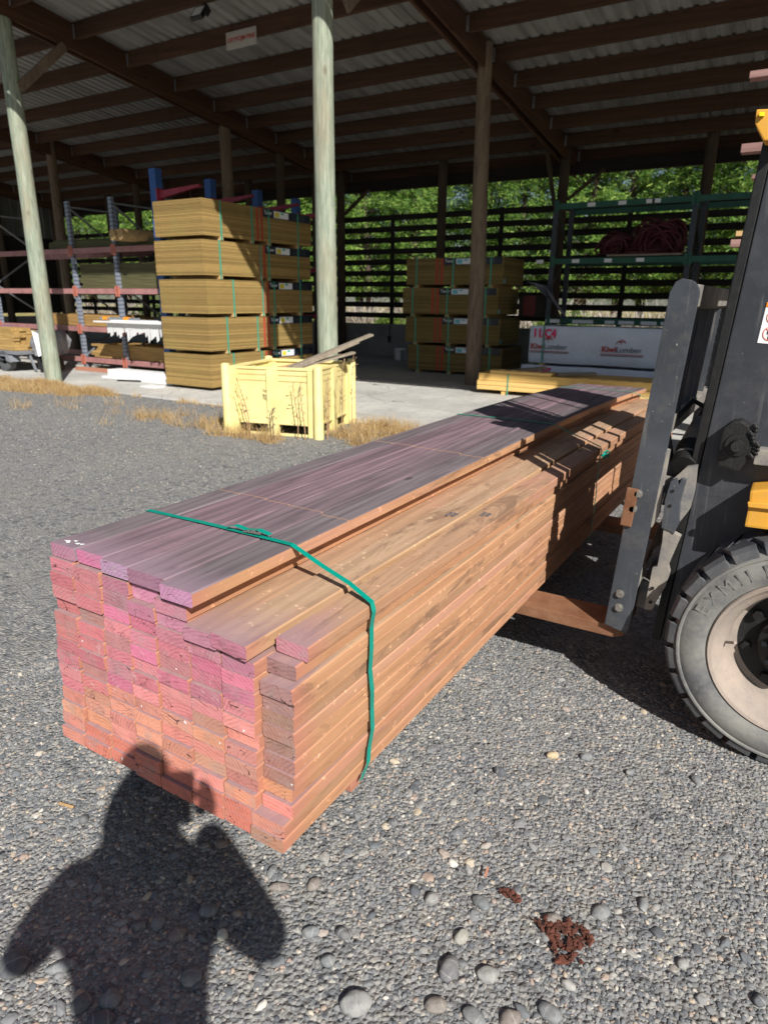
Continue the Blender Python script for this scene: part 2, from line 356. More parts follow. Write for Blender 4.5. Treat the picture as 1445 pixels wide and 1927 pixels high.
def ground_mat():
    N = NT('ground_gravel'); v = N.coords(rnd=False)
    dv = N.n('ShaderNodeVectorMath', {0: v, 1: N.n('ShaderNodeVectorMath', {0: N.n('ShaderNodeTexNoise', {'Vector': v, 'Scale': 60}).outputs[1], 1: (.012, .012, .012)}, operation='MULTIPLY').outputs[0]}, operation='ADD').outputs[0]
    vo = N.n('ShaderNodeTexVoronoi', {'Vector': dv, 'Scale': 75}); vo2 = N.n('ShaderNodeTexVoronoi', {'Vector': dv, 'Scale': 30})
    cellc = N.n('ShaderNodeSeparateColor', {0: vo.outputs[1]}).outputs[0]; cell2 = N.n('ShaderNodeSeparateColor', {0: vo2.outputs[1]})
    peb = N.ramp(cellc, [(0, (.10, .106, .115)), (.3, (.175, .18, .186)), (.6, (.235, .232, .225)), (.85, (.30, .285, .26)), (1, (.42, .39, .34))])
    peb2 = N.ramp(cell2.outputs[1], [(0, (.10, .105, .11)), (.5, (.17, .17, .168)), (1, (.27, .255, .225))])
    sel = N.math('GREATER_THAN', cell2.outputs[0], .72)
    col = N.mix(sel, peb, peb2)
    big = N.noise(v, .8, 5, .65); mid = N.noise(v, 6, 5, .7)
    sand = N.mix(mid, (.27, .255, .225), (.19, .187, .18))
    col = N.mix(N.math('MULTIPLY', N.sramp(mid, .46, .62), .75), col, sand)
    col = N.mix(N.math('MULTIPLY', N.sramp(big, .45, .65), .3), col, (.26, .25, .225))
    h = N.math('ADD', N.math('SUBTRACT', 1.0, N.math('MULTIPLY', vo.outputs[0], 1.2)), N.math('MULTIPLY', N.math('SUBTRACT', 1.0, vo2.outputs[0]), sel))
    # beyond the yard the ground is dry pasture
    y = N.n('ShaderNodeSeparateXYZ', {0: v}).outputs[1]
    far = N.math('GREATER_THAN', N.math('ADD', y, N.math('MULTIPLY', big, 1.5)), 18.6)
    gr = N.mix(N.sramp(N.noise(v, 1.3, 5, .7), .4, .62), (.42, .32, .13), (.22, .22, .07))
    col = N.mix(far, col, gr)
    return N.fin(col, .9, 0, N.bump(h, .9, .009), .25)
M_ground = ground_mat()

def pebble_mat():
    N = NT('pebble'); r = N.n('ShaderNodeObjectInfo').outputs['Random']; v = N.coords(rnd=True)
    c = N.ramp(r, [(0, (.07, .078, .09)), (.22, (.125, .133, .143)), (.45, (.175, .18, .184)), (.68, (.225, .224, .216)), (.84, (.31, .295, .265)), (.92, (.34, .25, .20)), (.965, (.42, .35, .25)), (1, (.55, .52, .47))])
    nn = N.noise(v, 90, 4, .65); c = N.mix(N.math('MULTIPLY', N.sramp(nn, .4, .75), .35), c, (.29, .285, .27))
    return N.fin(c, .72, 0, N.bump(nn, .25, .002), .3)
M_pebble = pebble_mat()
def stone_mat():
    N = NT('river_stone'); v = N.coords(); oc = N.n('ShaderNodeObjectInfo').outputs['Color']
    nn = N.noise(v, 22, 6, .7); n3 = N.noise(v, 160, 3, .6)
    c = N.mix(N.math('MULTIPLY', N.sramp(nn, .42, .7), .5), oc, (.29, .275, .24)); c = N.mix(N.math('MULTIPLY', N.sramp(n3, .5, .8), .5), c, (.07, .07, .072))
    w_ = N.n('ShaderNodeTexWave', {'Vector': v, 'Scale': 9, 'Distortion': 7, 'Detail': 2}).outputs[1]
    c = N.mix(N.math('MULTIPLY', N.sramp(w_, .965, 1), .35), c, (.42, .4, .36))
    return N.fin(c, .7, 0, N.bump(n3, .3, .002), .3)
M_stone = stone_mat()
def leaf_mat(name, cs, tr=.35):
    N = NT(name); g = N.n('ShaderNodeNewGeometry').outputs['Random Per Island']; oi = N.n('ShaderNodeObjectInfo').outputs['Random']
    c = N.ramp(g, [(i/(len(cs)-1), q) for i, q in enumerate(cs)])
    c = N.mix(N.math('MULTIPLY', oi, .35), c, cs[0])
    m = N.fin(c, .6, 0, None, .3)
    t = N.n('ShaderNodeBsdfTranslucent', {0: c}); mx = N.n('ShaderNodeMixShader', {0: tr, 1: N.b.outputs[0], 2: t.outputs[0]})
    N.t.links.new(mx.outputs[0], N.t.nodes['Material Output'].inputs[0]); return m
M_needle = leaf_mat('pine_needles', [(.035, .085, .018), (.12, .25, .04), (.25, .42, .07), (.42, .55, .12)])
M_bush = leaf_mat('bush_leaves', [(.08, .15, .03), (.18, .31, .05), (.36, .42, .09)])
M_drygrass = leaf_mat('dry_grass_blade', [(.42, .27, .12), (.55, .39, .18), (.66, .5, .26), (.36, .2, .08)], .3)
M_fieldgrass = leaf_mat('field_grass_blade', [(.5, .36, .14), (.42, .36, .12), (.6, .48, .22), (.25, .26, .07)], .3)
M_twig = leaf_mat('grey_twigs', [(.3, .26, .21), (.42, .37, .31), (.52, .46, .37)], .1)
M_weed = simple('dead_weed', (.40, .25, .14), .9, 0, .4, 30)
M_bark = simple('tree_bark', (.09, .065, .045), .95, 0, .4, 8, .8, bd=.03)
M_debris = simple('red_bark_chips', (.13, .042, .026), .9, 0, .5, 40, .4, c2=(.06, .022, .014))

# ================================================================ SETTING
g = MB(); 
g.add([(-120, -40, 0), (60, -40, 0), (60, 140, 0), (-120, 140, 0)], [(0, 1, 2, 3)])
tag(g.build('ground', M_ground), kind='structure')
EDGE_Y = 7.13
def slab():
    m = MB(); n = 150; xs = [-24+38*i/n for i in range(n+1)]
    ed = [EDGE_Y+.05*mnoise.noise(Vector((x*.9, 0, 0)))+.02*mnoise.noise(Vector((x*5, 3, 0))) for x in xs]
    for i in range(n):
        a, b = xs[i], xs[i+1]
        m.add([(a, ed[i], .035), (b, ed[i+1], .035), (b, 17.2, .035), (a, 17.2, .035)], [(0, 1, 2, 3)])
        m.add([(a, ed[i], .035), (b, ed[i+1], .035), (b, ed[i+1]-.02, -.05), (a, ed[i]-.02, -.05)], [(0, 3, 2, 1)])
    o = m.build('concrete_slab', slab_mat()); tag(o, kind='structure'); return o
slab()
SZ = .035

# ================================================================ SHED
shed = empty('timber_shed', (-8.3, 11, 0), 'open fronted pole shed with timber rafters and corrugated steel roof behind the yard', 'shed')
def roofz(y): return 5.53-.13*(y-10.57)          # underside of the sheets
RX0, RX1, RY0, RY1 = -24.2, 13.6, 5.84, 17.75
r = MB(); x = RX0; prof = []
while x < RX1:
    prof += [(x, 0), (x+.115, 0), (x+.135, .032), (x+.18, .032)]; x += .2
ny = 6
for j in range(ny+1):
    y = RY0+(RY1-RY0)*j/ny
    for px_, pz in prof: r.v.append(Vector((px_, y, roofz(y)+pz+.004)))
n = len(prof)
for j in range(ny):
    for i in range(n-1): r.f.append((j*n+i, j*n+i+1, (j+1)*n+i+1, (j+1)*n+i)); r.m.append(0)
r.build('roof', M_roof, shed)
PX = [-23.5, -17.4, -11.3, -5.15, .95, 7.1, 13.2]
for xc in PX:
    for dx in (-.085, .085):
        m = MB(); y0, y1 = 5.95, 17.2
        for (a, b) in ((y0, y1),):
            vs = []
            for y in (a, b):
                zt = roofz(y)-.006; vs += [(xc+dx-.024, y, zt-.40), (xc+dx+.024, y, zt-.40), (xc+dx+.024, y, zt), (xc+dx-.024, y, zt)]
            m.add(vs, [(0, 1, 2, 3), (7, 6, 5, 4), (0, 4, 5, 1), (1, 5, 6, 2), (2, 6, 7, 3), (3, 7, 4, 0)])
        m.build('rafter', M_rafter, shed)
PY = [6.3, 7.35, 8.42, 9.47, 10.56, 11.58, 12.55, 13.52, 14.58, 15.58, 16.62, 17.5]
for i in range(len(PX)-1):
    for y in PY:
        xa, xb = PX[i]+.113, PX[i+1]-.113
        if i >= 5: continue
        zt = roofz(y)-.004; sg = -.012
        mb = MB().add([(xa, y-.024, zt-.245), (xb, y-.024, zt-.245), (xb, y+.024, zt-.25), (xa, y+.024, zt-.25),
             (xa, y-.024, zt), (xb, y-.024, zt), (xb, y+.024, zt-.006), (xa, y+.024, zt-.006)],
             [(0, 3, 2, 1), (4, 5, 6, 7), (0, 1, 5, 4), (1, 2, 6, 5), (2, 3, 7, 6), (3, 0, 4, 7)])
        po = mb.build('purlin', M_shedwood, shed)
        for xe in (xa, xb-.045):
            MB().box((xe, y-.027, zt-.235), (xe+.045, y-.0245, zt-.03)).build('joist_hanger', M_gal, po)
def pole(x, y, z1, r0, r1, mat, label=None, name='pole', lean=(0, 0)):
    m = MB(); N_ = 14; pts = []; rs = []
    for i in range(N_+1):
        t = i/N_; z = t*z1
        pts.append((x+lean[0]*t+.012*mnoise.noise(Vector((x, y, z*.7))), y+lean[1]*t+.012*mnoise.noise(Vector((y, x, z*.7+9))), z-.05*(i == 0)))
        rs.append((r0+(r1-r0)*t)*(1+.03*mnoise.noise(Vector((x, z*1.7, y)))))
    m.tube(pts, rs, 22); o = m.build(name, mat, shed, smooth=True)
    if label: o['label'] = label
    return o
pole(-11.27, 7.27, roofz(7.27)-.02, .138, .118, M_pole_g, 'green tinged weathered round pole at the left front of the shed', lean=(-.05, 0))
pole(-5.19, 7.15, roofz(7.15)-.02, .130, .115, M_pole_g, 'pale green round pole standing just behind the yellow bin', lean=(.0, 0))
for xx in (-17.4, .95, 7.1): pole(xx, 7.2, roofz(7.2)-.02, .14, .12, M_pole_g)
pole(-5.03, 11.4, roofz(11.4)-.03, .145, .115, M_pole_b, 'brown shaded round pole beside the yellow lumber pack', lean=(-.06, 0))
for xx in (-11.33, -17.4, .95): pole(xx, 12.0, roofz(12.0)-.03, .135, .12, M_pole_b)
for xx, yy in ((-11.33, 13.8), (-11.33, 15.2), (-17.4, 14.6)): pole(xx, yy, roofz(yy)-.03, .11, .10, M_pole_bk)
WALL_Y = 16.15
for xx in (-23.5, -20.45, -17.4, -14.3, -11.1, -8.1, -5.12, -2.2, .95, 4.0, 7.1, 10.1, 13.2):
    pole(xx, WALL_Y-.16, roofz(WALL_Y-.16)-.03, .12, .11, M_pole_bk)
for xc in (-11.33, -17.4, -5.13):     # knee braces
    MB().bar((xc+.145, 7.32, 4.62), (xc+.145, 8.2, 5.42), .045, .14).build('brace', M_pole_b, shed)
for xc in (-11.1, -5.12, .95):
    MB().bar((xc-.14, WALL_Y-.25, 3.55), (xc-.14, WALL_Y-1.0, 4.5), .045, .14).build('brace', M_pole_bk, shed)
    MB().bar((xc+.1, WALL_Y-.12, 3.65), (xc+.85, WALL_Y-.12, 4.2), .12, .045).build('brace', M_pole_bk, shed)
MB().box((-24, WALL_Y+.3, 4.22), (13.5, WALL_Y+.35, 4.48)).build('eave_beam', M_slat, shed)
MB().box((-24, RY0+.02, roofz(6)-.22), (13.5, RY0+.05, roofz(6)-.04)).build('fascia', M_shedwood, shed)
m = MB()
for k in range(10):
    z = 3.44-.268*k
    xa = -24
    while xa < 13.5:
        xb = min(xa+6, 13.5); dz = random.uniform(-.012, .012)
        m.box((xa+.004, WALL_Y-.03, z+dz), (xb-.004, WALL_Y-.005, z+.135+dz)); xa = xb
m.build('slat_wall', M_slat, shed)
m = MB()
for xx in (-22, -18.9, -15.8, -12.7, -9.6, -6.6, -3.65, -.65, 2.4, 5.5): m.box((xx-.05, WALL_Y+.0, .8), (xx+.05, WALL_Y+.05, 3.6))
m.build('wall_stud', M_slat, shed)
MB().box((-24, WALL_Y-.04, 0), (13.5, WALL_Y+.14, .87)).build('concrete_wall', M_concrete_w, shed)
# left end wall
m = MB(); y = 7.3; pr = []
while y < WALL_Y: pr += [(y, 0), (y+.2, 0), (y+.22, .03), (y+.26, .03), ]; y += .28
for (yy, dx) in pr:
    m.v.append(Vector((-23.62+dx, yy, 3.35))); m.v.append(Vector((-23.62+dx, yy, 5.6 if yy < 8 else roofz(yy)-.03)))
for i in range(len(pr)-1): m.f.append((2*i, 2*i+2, 2*i+3, 2*i+1)); m.m.append(0)
m.build('end_wall_sheet', M_wallsheet, shed)
m = MB()
for k in range(10): m.box((-23.6-.02*(k % 2), 7.3, 3.17-.25*k), (-23.575-.02*(k % 2), WALL_Y, 3.17-.25*k+.262))
m.build('end_wall_slats', M_slat, shed)
MB().box((-23.7, 7.3, 0), (-23.5, WALL_Y, .82)).build('end_wall_concrete', M_concrete_w, shed)
for yy in (8.9, 10.5, 13.9): pole(-23.45, yy, roofz(yy)-.1, .12, .11, M_pole_bk)

# sign and lamp in the roof
sg = empty('hanging_sign', (-8.43, 9.43, 5.36), 'small pale board sign with dark red capital letters fixed to a purlin under the roof', 'sign')
MB().box((-8.75, 9.415, 5.31), (-8.12, 9.432, 5.555)).build('board', simple('sign_board', (.50, .47, .43), .7, 0, .15, 6), sg, bevel=.004)
text_obj('DRYVOJM PINE', .088, M_ink_red, 'lettering', sg, frame((-8.43, 9.413, 5.435), (1, 0, 0), (0, 0, 1)), .001, bold=.002, sx=.98)
fl = empty('floodlight', (-8.2, 8.36, 5.42), 'black floodlight with a pale glass face fixed under the roof beside the sign', 'light')
T = Matrix.Translation((-8.2, 8.3, 5.40)) @ Matrix.Rotation(radians(-38), 4, 'X')
MB().box((-.115, -.03, -.11), (.115, .03, .11), 0, T).build('housing', M_black, fl, bevel=.006)
MB().box((-.085, -.036, -.085), (.085, -.031, .075), 0, T).build('glass', simple('lamp_glass', (.6, .6, .62), .2, 0, .05, 5), fl)
MB().box((-.03, .0, .11), (.03, .09, .2), 0, T).box((.13, -.02, -.05), (.16, .05, .06), 0, T).build('bracket', M_black, fl)

# ================================================================ FRONT TIMBER PACK
pack = empty('timber_pack', (-1.2, 3.4, 0), 'big strapped pack of rough sawn boards with pink ends carried on the forklift forks', 'lumber pack')
def sag(y): return -.0098*max(0, y-3.5)**2
def recess(z): t = max(0, z-.29); return .018*min(1, t/.12)+.05*max(0, t-.12)
def board(xc, z, w_, t, y0, y1, mats, color, name='board', tilt=0, twist=0, mb=None, topk=(4, 5)):
    c = .0032; hw = w_/2
    pr = [(-hw+c, 0), (hw-c, 0), (hw, c), (hw, t-c), (hw-c, t), (-hw+c, t), (-hw, t-c), (-hw, c)]
    n = 9; m = mb or MB(); base = len(m.v); s0 = random.uniform(-.0015, .0015)
    for j in range(n+1):
        y = y0+(y1-y0)*j/n; tt = (y-y0)/(y1-y0)
        for (px_, pz) in pr:
            m.v.append(Vector((xc+px_+s0*sin(tt*7)+tilt*tt, y, z+pz+sag(y)+px_*twist)))
    for j in range(n):
        for k in range(8):
            k2 = (k+1) % 8; m.f.append((base+j*8+k, base+j*8+k2, base+(j+1)*8+k2, base+(j+1)*8+k)); m.m.append(2 if k in topk else 1)
    m.f.append(tuple(base+k for k in reversed(range(8)))); m.m.append(0)
    m.f.append(tuple(base+n*8+k for k in range(8))); m.m.append(0)
    if mb: return None
    return finish_board(m, mats, color, name)
def finish_board(m, mats, color, name, anchor=None):
    # each board's own origin at its near end so that its grain and rings are its own
    o = m.build(name, mats, None, loc=anchor)
    o.parent = pack; o.location = Vector(anchor)-Vector(pack.location); o.color = color; return o
XB = [-1.632, -1.532, -1.424, -1.322, -1.224, -1.114, -1.008, -.908, -.815]
def endcol(c, r, rows):
    """measured tones of the board ends: mauve above, magenta in the middle, coral below, browner on the left, grey on the right"""
    t = r/rows
    mag = Vector((.60, .19, .245)); coral = Vector((.72, .29, .205)); mauve = Vector((.42, .20, .27)); brn = Vector((.44, .18, .11)); grey = Vector((.25, .16, .13))
    col = mag.copy(); pivot = .42+.05*(c-3)
    k = min(1, max(0, (pivot-t)/.16+.5)); col = col.lerp(coral, k)
    if c <= 1: col = col.lerp(brn, .35 if t > .3 else .1)
    if t > .8 and c >= 2: col = col.lerp(mauve, .65)
    if c == 7 and .3 < t < .9: col = col.lerp(grey, .75)
    if c == 7 and t <= .3: col = col.lerp(coral, .4)
    if random.random() < .12: col = col.lerp(grey, .4)
    j = random.uniform(.86, 1.12); return (col.x*j, col.y*j*random.uniform(.9, 1.15), col.z*j*random.uniform(.88, 1.12), 1)
NROW = [14]*5+[13]*3; stuff = MB(); Y_END = 6.0
for c in range(8):
    pitch = .0386-(c/7)*.0013; z0 = .2965-.0012*c
    for r_ in range(NROW[c]):
        xa, xb = XB[c], XB[c+1]; dx = random.uniform(-.002, .002); y0 = .928+recess(z0+r_*pitch)+abs(random.gauss(0, .006)); top = r_ == NROW[c]-1
        if c == 0: dx += random.choice((-.004, 0, .003))
        if c == 1 and r_ in (5, 6, 7): y0 -= .008; dx += .004
        tw = 0; zz = z0+r_*pitch; wd = xb-xa-.0028
        if c in (2, 4, 6) and r_ in (0, 1): y0 += .006
        if c == 7:
            if r_ > 1: y0 += .022
            if r_ == 12: y0 = 1.030; dx += .004; zz += .004; tw = -.05
            elif r_ == 11: dx -= .008; y0 = 1.004; zz += .001
            elif r_ == 10: y0 = .972; dx += .004
            elif r_ in (3,): dx -= .006
            elif r_ in (0, 1): dx -= .010; wd += .008
        if c == 6 and r_ == 12: y0 = .948; zz += .012; dx -= .010; tw = -.09; wd += .008
        if c == 6 and r_ == 11: y0 = .962
        if c == 5 and r_ == 12: y0 = .952; zz += .002
        if c == 4 and r_ == 13: dx += .002
        col = endcol(c, r_, NROW[c]); ye = Y_END+random.uniform(-.06, .03); tc_ = pitch-.0010
        xc = (xa+xb)/2+dx
        mats = [M_end, M_side, M_top]
        if r_ <= 1 and 1 <= c <= 6:   # past 100 boards: the ones that show least
            board(xc, zz, wd, tc_, y0, ye, mats, col, mb=stuff); continue
        m = MB(); board(xc, zz, wd, tc_, y0, ye, mats, col, mb=m, twist=tw)
        finish_board(m, mats, col, 'board', (xc, y0, zz))
capx = [(-1.5755, .0995, .975), (-1.4715, .1065, .982), (-1.3665, .1025, .972), (-1.2485, .1315, .970), (-1.1295, .1045, .950)]
capcol = [(.40, .19, .26, 1), (.52, .16, .28, 1), (.42, .25, .38, 1), (.30, .15, .21, 1), (.50, .24, .38, 1)]
for i, (xc, wd, y0) in enumerate(capx):
    z = .2965+14*.0386-.0012*i+.002-.0042*(i > 0)+.0042*(i > 0); m = MB()
    board(xc+.005*(i == 4), z, wd, .0375, y0, Y_END+random.uniform(-.05, .03), None, None, mb=m, topk=(3, 4, 5, 6) if i == 4 else (2, 3, 4, 5, 6))
    o = finish_board(m, [M_end, M_side, M_cap], capcol[i], 'board', (xc, y0, z)); o['label'] = 'grey weathered board of the raised top layer'
o = stuff.build('boards', [M_end, M_side, M_top], None, loc=(-1.2, .93, .3)); o.parent = pack; o.location = Vector((-1.2, .93, .3))-pack.location
o.color = (.62, .2, .14, 1); o['kind'] = 'stuff'
def ribbon(name, pts, wd, mat, parent, th=.0012):
    """flat strap lying in planes of constant Y, following pts (x, y, z)"""
    m = MB(); b = 0
    for (x, y, z) in pts:
        for dy in (-wd/2, wd/2):
            m.v.append(Vector((x, y+dy, z)))
    for i in range(len(pts)-1): m.f.append((2*i, 2*i+1, 2*i+3, 2*i+2)); m.m.append(0)
    o = m.build(name, mat, parent)
    md = o.modifiers.new('thickness', 'SOLIDIFY'); md.thickness = th; md.offset = 1; return o
def strap_loop(y, mat, sagz=0, skew=0, xt=-.8):
    s_ = sag(y); zt = .2965+15*.0386+.0035+s_
    pts = [(-1.640, y-.01, .285+s_), (-1.640, y-.005, .6+s_), (-1.638, y, zt-.04), (-1.626, y, zt), (-1.4, y+.004, zt+.0005), (-1.2, y+.006, zt-.001), (-1.075, y+.006, zt-.0025), (-.97, y+.002, .838+s_), (-.885, y-.002, .812+s_)]
    pts += [(-.806, y-.02, .7865+s_), (-.7985, y-.022, .765+s_)]+[(-.8055+(.0035 if k % 2 else .0), y-.022-.012*(max(0, .45-zz)/.1)-.006*sin(k), zz+s_) for k, zz in enumerate((.72, .66, .60, .54, .48, .42, .37, .33))]+[(-.812, y-.062, .284+s_)]
    return ribbon('strap', pts, .017, mat, pack)
st1 = strap_loop(1.30, M_strap); st1['label'] = 'green plastic strap with a wire buckle near the pink ends'
b = MB(); bz = .2965+15*.0386+.0072
bk = [(-1.245, 1.295), (-1.185, 1.327)]
b.tube([(-1.24, 1.300, bz+.001), (-1.18, 1.302, bz+.004), (-1.18, 1.318, bz+.006), (-1.24, 1.318, bz+.004), (-1.24, 1.300, bz+.001)], .0022, 6)
b.tube([(-1.22, 1.296, bz+.005), (-1.22, 1.322, bz+.006)], .0022, 6); b.tube([(-1.20, 1.296, bz+.005), (-1.20, 1.322, bz+.006)], .0022, 6)
b.build('buckle', M_bolt, st1)
ribbon('strap_tail', [(-1.30, 1.303, bz+.002), (-1.27, 1.305, bz+.012), (-1.235, 1.309, bz+.005), (-1.19, 1.31, bz+.012), (-1.155, 1.315, bz+.003)], .017, M_strap, st1)
st2 = strap_loop(3.50, M_strap_old); st2['label'] = 'green strap behind the backrest shadow'
m = MB(); ring = [(-.796+.028*cos(a)*.3, 3.58+.035*cos(a), .73+.02*sin(a)) for a in [i*2*pi/14 for i in range(15)]]
m.tube([(-.80, 3.5, .735), (-.79, 3.54, .742)]+ring+[(-.798, 3.55, .71)], .004, 6); m.build('strap_knot', M_strap, st2)
st3 = strap_loop(5.45, M_strap_old); st3['label'] = 'thin green strap at the far end of the pack'
for y in (1.22, 5.4, 3.35):
    MB().box((-1.63, y, .249+sag(y)), (-.83, y+.05, .2835+sag(y))).build('bearer', M_rust if y == 3.35 else M_side, pack, bevel=.002)
m = MB(); rp = random.Random(5)
for (cx, cy) in ((-1.588, 1.0), (-1.567, 1.012), (-1.545, 1.0), (-1.53, 1.005), (-1.575, .995)):
    zt = .2965+15*.0386+.0032; pts = [(cx+rp.uniform(.004, .012)*cos(a), cy+rp.uniform(.003, .008)*sin(a), zt) for a in [i*pi/4 for i in range(8)]]
    m.add(pts, [tuple(range(8))])
o = m.build('peeled_tag', M_white, pack)
# stencilled grade marks on the top boards
for (x, y, s_) in ((-.945, 2.02, .020), (-.86, 2.12, .020)):
    zt = {-.945: .297+13*.0384+.0095, -.86: .297+13*.0381+.003}[x]
    text_obj('ATLM\n PINE', s_, M_ink_grey, 'grade_stamp', pack, frame((x, y, .7915 if x < -.9 else .7785), (0, 1, 0), (-1, 0, 0)), .0004)

# ================================================================ FORKLIFT (faces -X, carries the pack)
fk = empty('forklift', (.9, 3.2, 0), 'black and yellow forklift with dusty solid tyres carrying the timber pack', 'forklift')
TB = Vector((-.483, 0, .33)); TU = Vector((.064, 0, 1)).normalized(); TR_ = Vector((TU.z, 0, -TU.x))
def tp(u, y, v):
    """mast frame: u to the rear, v up along the tilted mast"""
    p = TB+TR_*u+TU*v; return (p.x, y, p.z)
def TM():
    return Matrix(((TR_.x, 0, TU.x, TB.x), (0, 1, 0, 0), (TR_.z, 0, TU.z, TB.z), (0, 0, 0, 1)))
TMx = TM()
def uv(x, z):
    p = Vector((x, 0, z))-TB; return (p.dot(TR_), p.dot(TU))
def uvp(x, y, Y): 
    q = at(x, y, 1, Y); return uv(q.x, q.z)
def plate_uv(m, poly, y0, y1, mi=0):
    pts = [tp(u, 0, v) for u, v in poly]
    return m.plate([(p[0], p[2]) for p in pts], y0, y1, mi)
# forks
for yc in (2.585, 3.86):
    m = MB()
    prof = [(-1.62, .268), (-1.55, .285), (-.50, .288), (-.455, .30), (-.44, .335), (-.425, .85), (-.395, .85), (-.405, .30), (-.415, .255), (-.45, .240), (-1.1, .238), (-1.62, .262)]
    m.plate(prof, yc-.085, yc+.085)
    m.build('fork', M_rust, fk, bevel=.004)
# load backrest: end plates with rounded tops, cross bars, uprights
br = MB(); 
def endplate(y0, y1, wd=.092):
    top = [(0, 1.19)]+[(wd-.045+.045*sin(a)-.0, 1.155+.055*cos(a)) for a in [i*pi/2/6 for i in range(7)]]
    top = [(0.0, 1.205), (.012, 1.238), (.03, 1.25)]+[(.05+(wd-.05)*sin(a), 1.198+.05*cos(a)) for a in [.2+i*(pi/2-.2)/5 for i in range(6)]]
    br_ = MB(); plate_uv(br_, [(0, -.03)]+top+[(wd, .0), (wd-.006, -.045)], y0, y1); return br_
e1 = endplate(2.475, 2.489); plate_uv(e1, [(0, -.03), (0, 1.21), (.012, 1.21), (.012, -.03)], 2.489, 2.545)
bro = e1.build('load_backrest', M_steel_dk, fk, bevel=.003)
e2 = endplate(3.93, 3.944); e2.build('end_plate', M_steel_dk, bro, bevel=.003)
m = MB()
m.box((.07, 2.489, 1.165), (.085, 3.93, 1.235), 0, TMx); m.box((.0, 2.545, 1.155), (.069, 3.93, 1.167), 0, TMx); m.build('top_bar', M_steel_dust, bro, bevel=.003)
m = MB(); m.box((.02, 2.489, .735), (.085, 3.93, .79), 0, TMx); m.build('lower_bar', M_steel_dust, bro, bevel=.003)
for y in (2.575, 2.64, 2.70, 2.93, 3.12, 3.34, 3.56, 3.76):
    MB().box((.03, y-.006, .79), (.08, y+.006, 1.154), 0, TMx).build('bar', M_steel_dk, bro)
    MB().box((.02, y-.014, .791), (.085, y+.022, .797), 0, TMx).build('bar_foot', M_steel_dust, bro)
def bolt(u, v, y, r=.013, mat=M_bolt, par=bro):
    m = MB(); c = Vector(tp(u, y, v))
    hx = [(c.x+r*cos(a), c.z+r*sin(a)) for a in [k*pi/3+.4 for k in range(6)]]
    m.plate(hx, y-.012, y); m.plate([(c.x+r*1.25*cos(a), c.z+r*1.25*sin(a)) for a in [k*pi/8 for k in range(16)]], y-.003, y+.001)
    return m.build('bolt', mat, par, bevel=.001)
for (X_, Y_) in ((1200, 929), (1190, 957), (1166, 1117), (1164, 1143)):
    u, v = uvp(X_, Y_, 2.475); bolt(u, v, 2.474)
m = MB(); a0 = uvp(1170, 905, 2.47); 
m.box((-.012, 2.462, .385), (.028, 2.474, .53), 0, TMx); m.build('clamp', M_rust, bro, bevel=.004)
# carriage: hook plates, cross beams, lift hardware
car = MB()
def poly_px(pts, Y): 
    out = []
    for x, y in pts:
        q = at(x, y, 1, Y); out.append((q.x, q.z))
    return out
car.plate(poly_px([(1217, 860), (1243, 838), (1262, 845), (1252, 900), (1242, 965), (1228, 990), (1215, 985), (1209, 1000), (1200, 1048), (1209, 1068), (1207, 1090), (1183, 1150), (1170, 1155), (1190, 960)], 2.50), 2.478, 2.4995)
caro = car.build('carriage', M_steel_dust, fk, bevel=.003)
c2 = MB()
c2.plate(poly_px([(1262, 905), (1273, 900), (1277, 912), (1283, 900), (1291, 903), (1279, 945), (1277, 985), (1267, 1005), (1262, 1000), (1244, 993), (1251, 940)], 2.46), 2.455, 2.48)
c2.build('hook_plate', M_steel_dk, caro, bevel=.002)
c3 = MB()
c3.plate(poly_px([(1248, 990), (1262, 1000), (1280, 1010), (1256, 1065), (1259, 1078), (1251, 1105), (1246, 1112), (1226, 1148), (1211, 1147), (1227, 1068), (1236, 1066), (1245, 1020)], 2.46), 2.460, 2.49)
c3.plate(poly_px([(1262, 905), (1290, 880), (1312, 876), (1305, 925), (1296, 960), (1276, 985), (1279, 945), (1291, 903)], 2.48), 2.481, 2.53)
c3.build('hook_plate', M_steel_dust, caro, bevel=.002)
for X_, Y_ in ((1265, 924), (1260, 952), (1227, 1107), (1223, 1133)):
    q = at(X_, Y_, 1, 2.455); MB().tube([(q.x, 2.452, q.z), (q.x, 2.458, q.z)], .006, 10).build('bolt_hole', M_black, caro)
c4 = MB(); 
c4.plate(poly_px([(1262, 975), (1240, 985), (1232, 1010), (1217, 1040), (1203, 1055), (1220, 1053), (1228, 1030), (1250, 1015)], 2.75), 2.70, 2.80)
for v0 in (.05, .47): c4.box((.09, 2.54, v0), (.14, 3.88, v0+.11), 0, TMx)
c4.box((.10, 2.95, .0), (.16, 3.45, .62), 0, TMx)
c4.build('cross_beam', M_steel_dust, caro, bevel=.004)
cy = MB(); pA = at(1292, 868, 1, 2.56); pB = at(1326, 806, 1, 2.78)
cy.tube([pA, pA.lerp(pB, .45), pB], [.050, .055, .055], 24); cyo = cy.build('lift_cylinder', M_steel_dust, fk, smooth=True)
MB().tube([pA.lerp(pB, -.18), pA.lerp(pB, .3)], [.044, .058], 24).build('grease_collar', M_black, cyo, smooth=True)
MB().tube([pB, pB.lerp(pA, -.7)], [.045, .045], 20).build('rod', M_black, cyo, smooth=True)
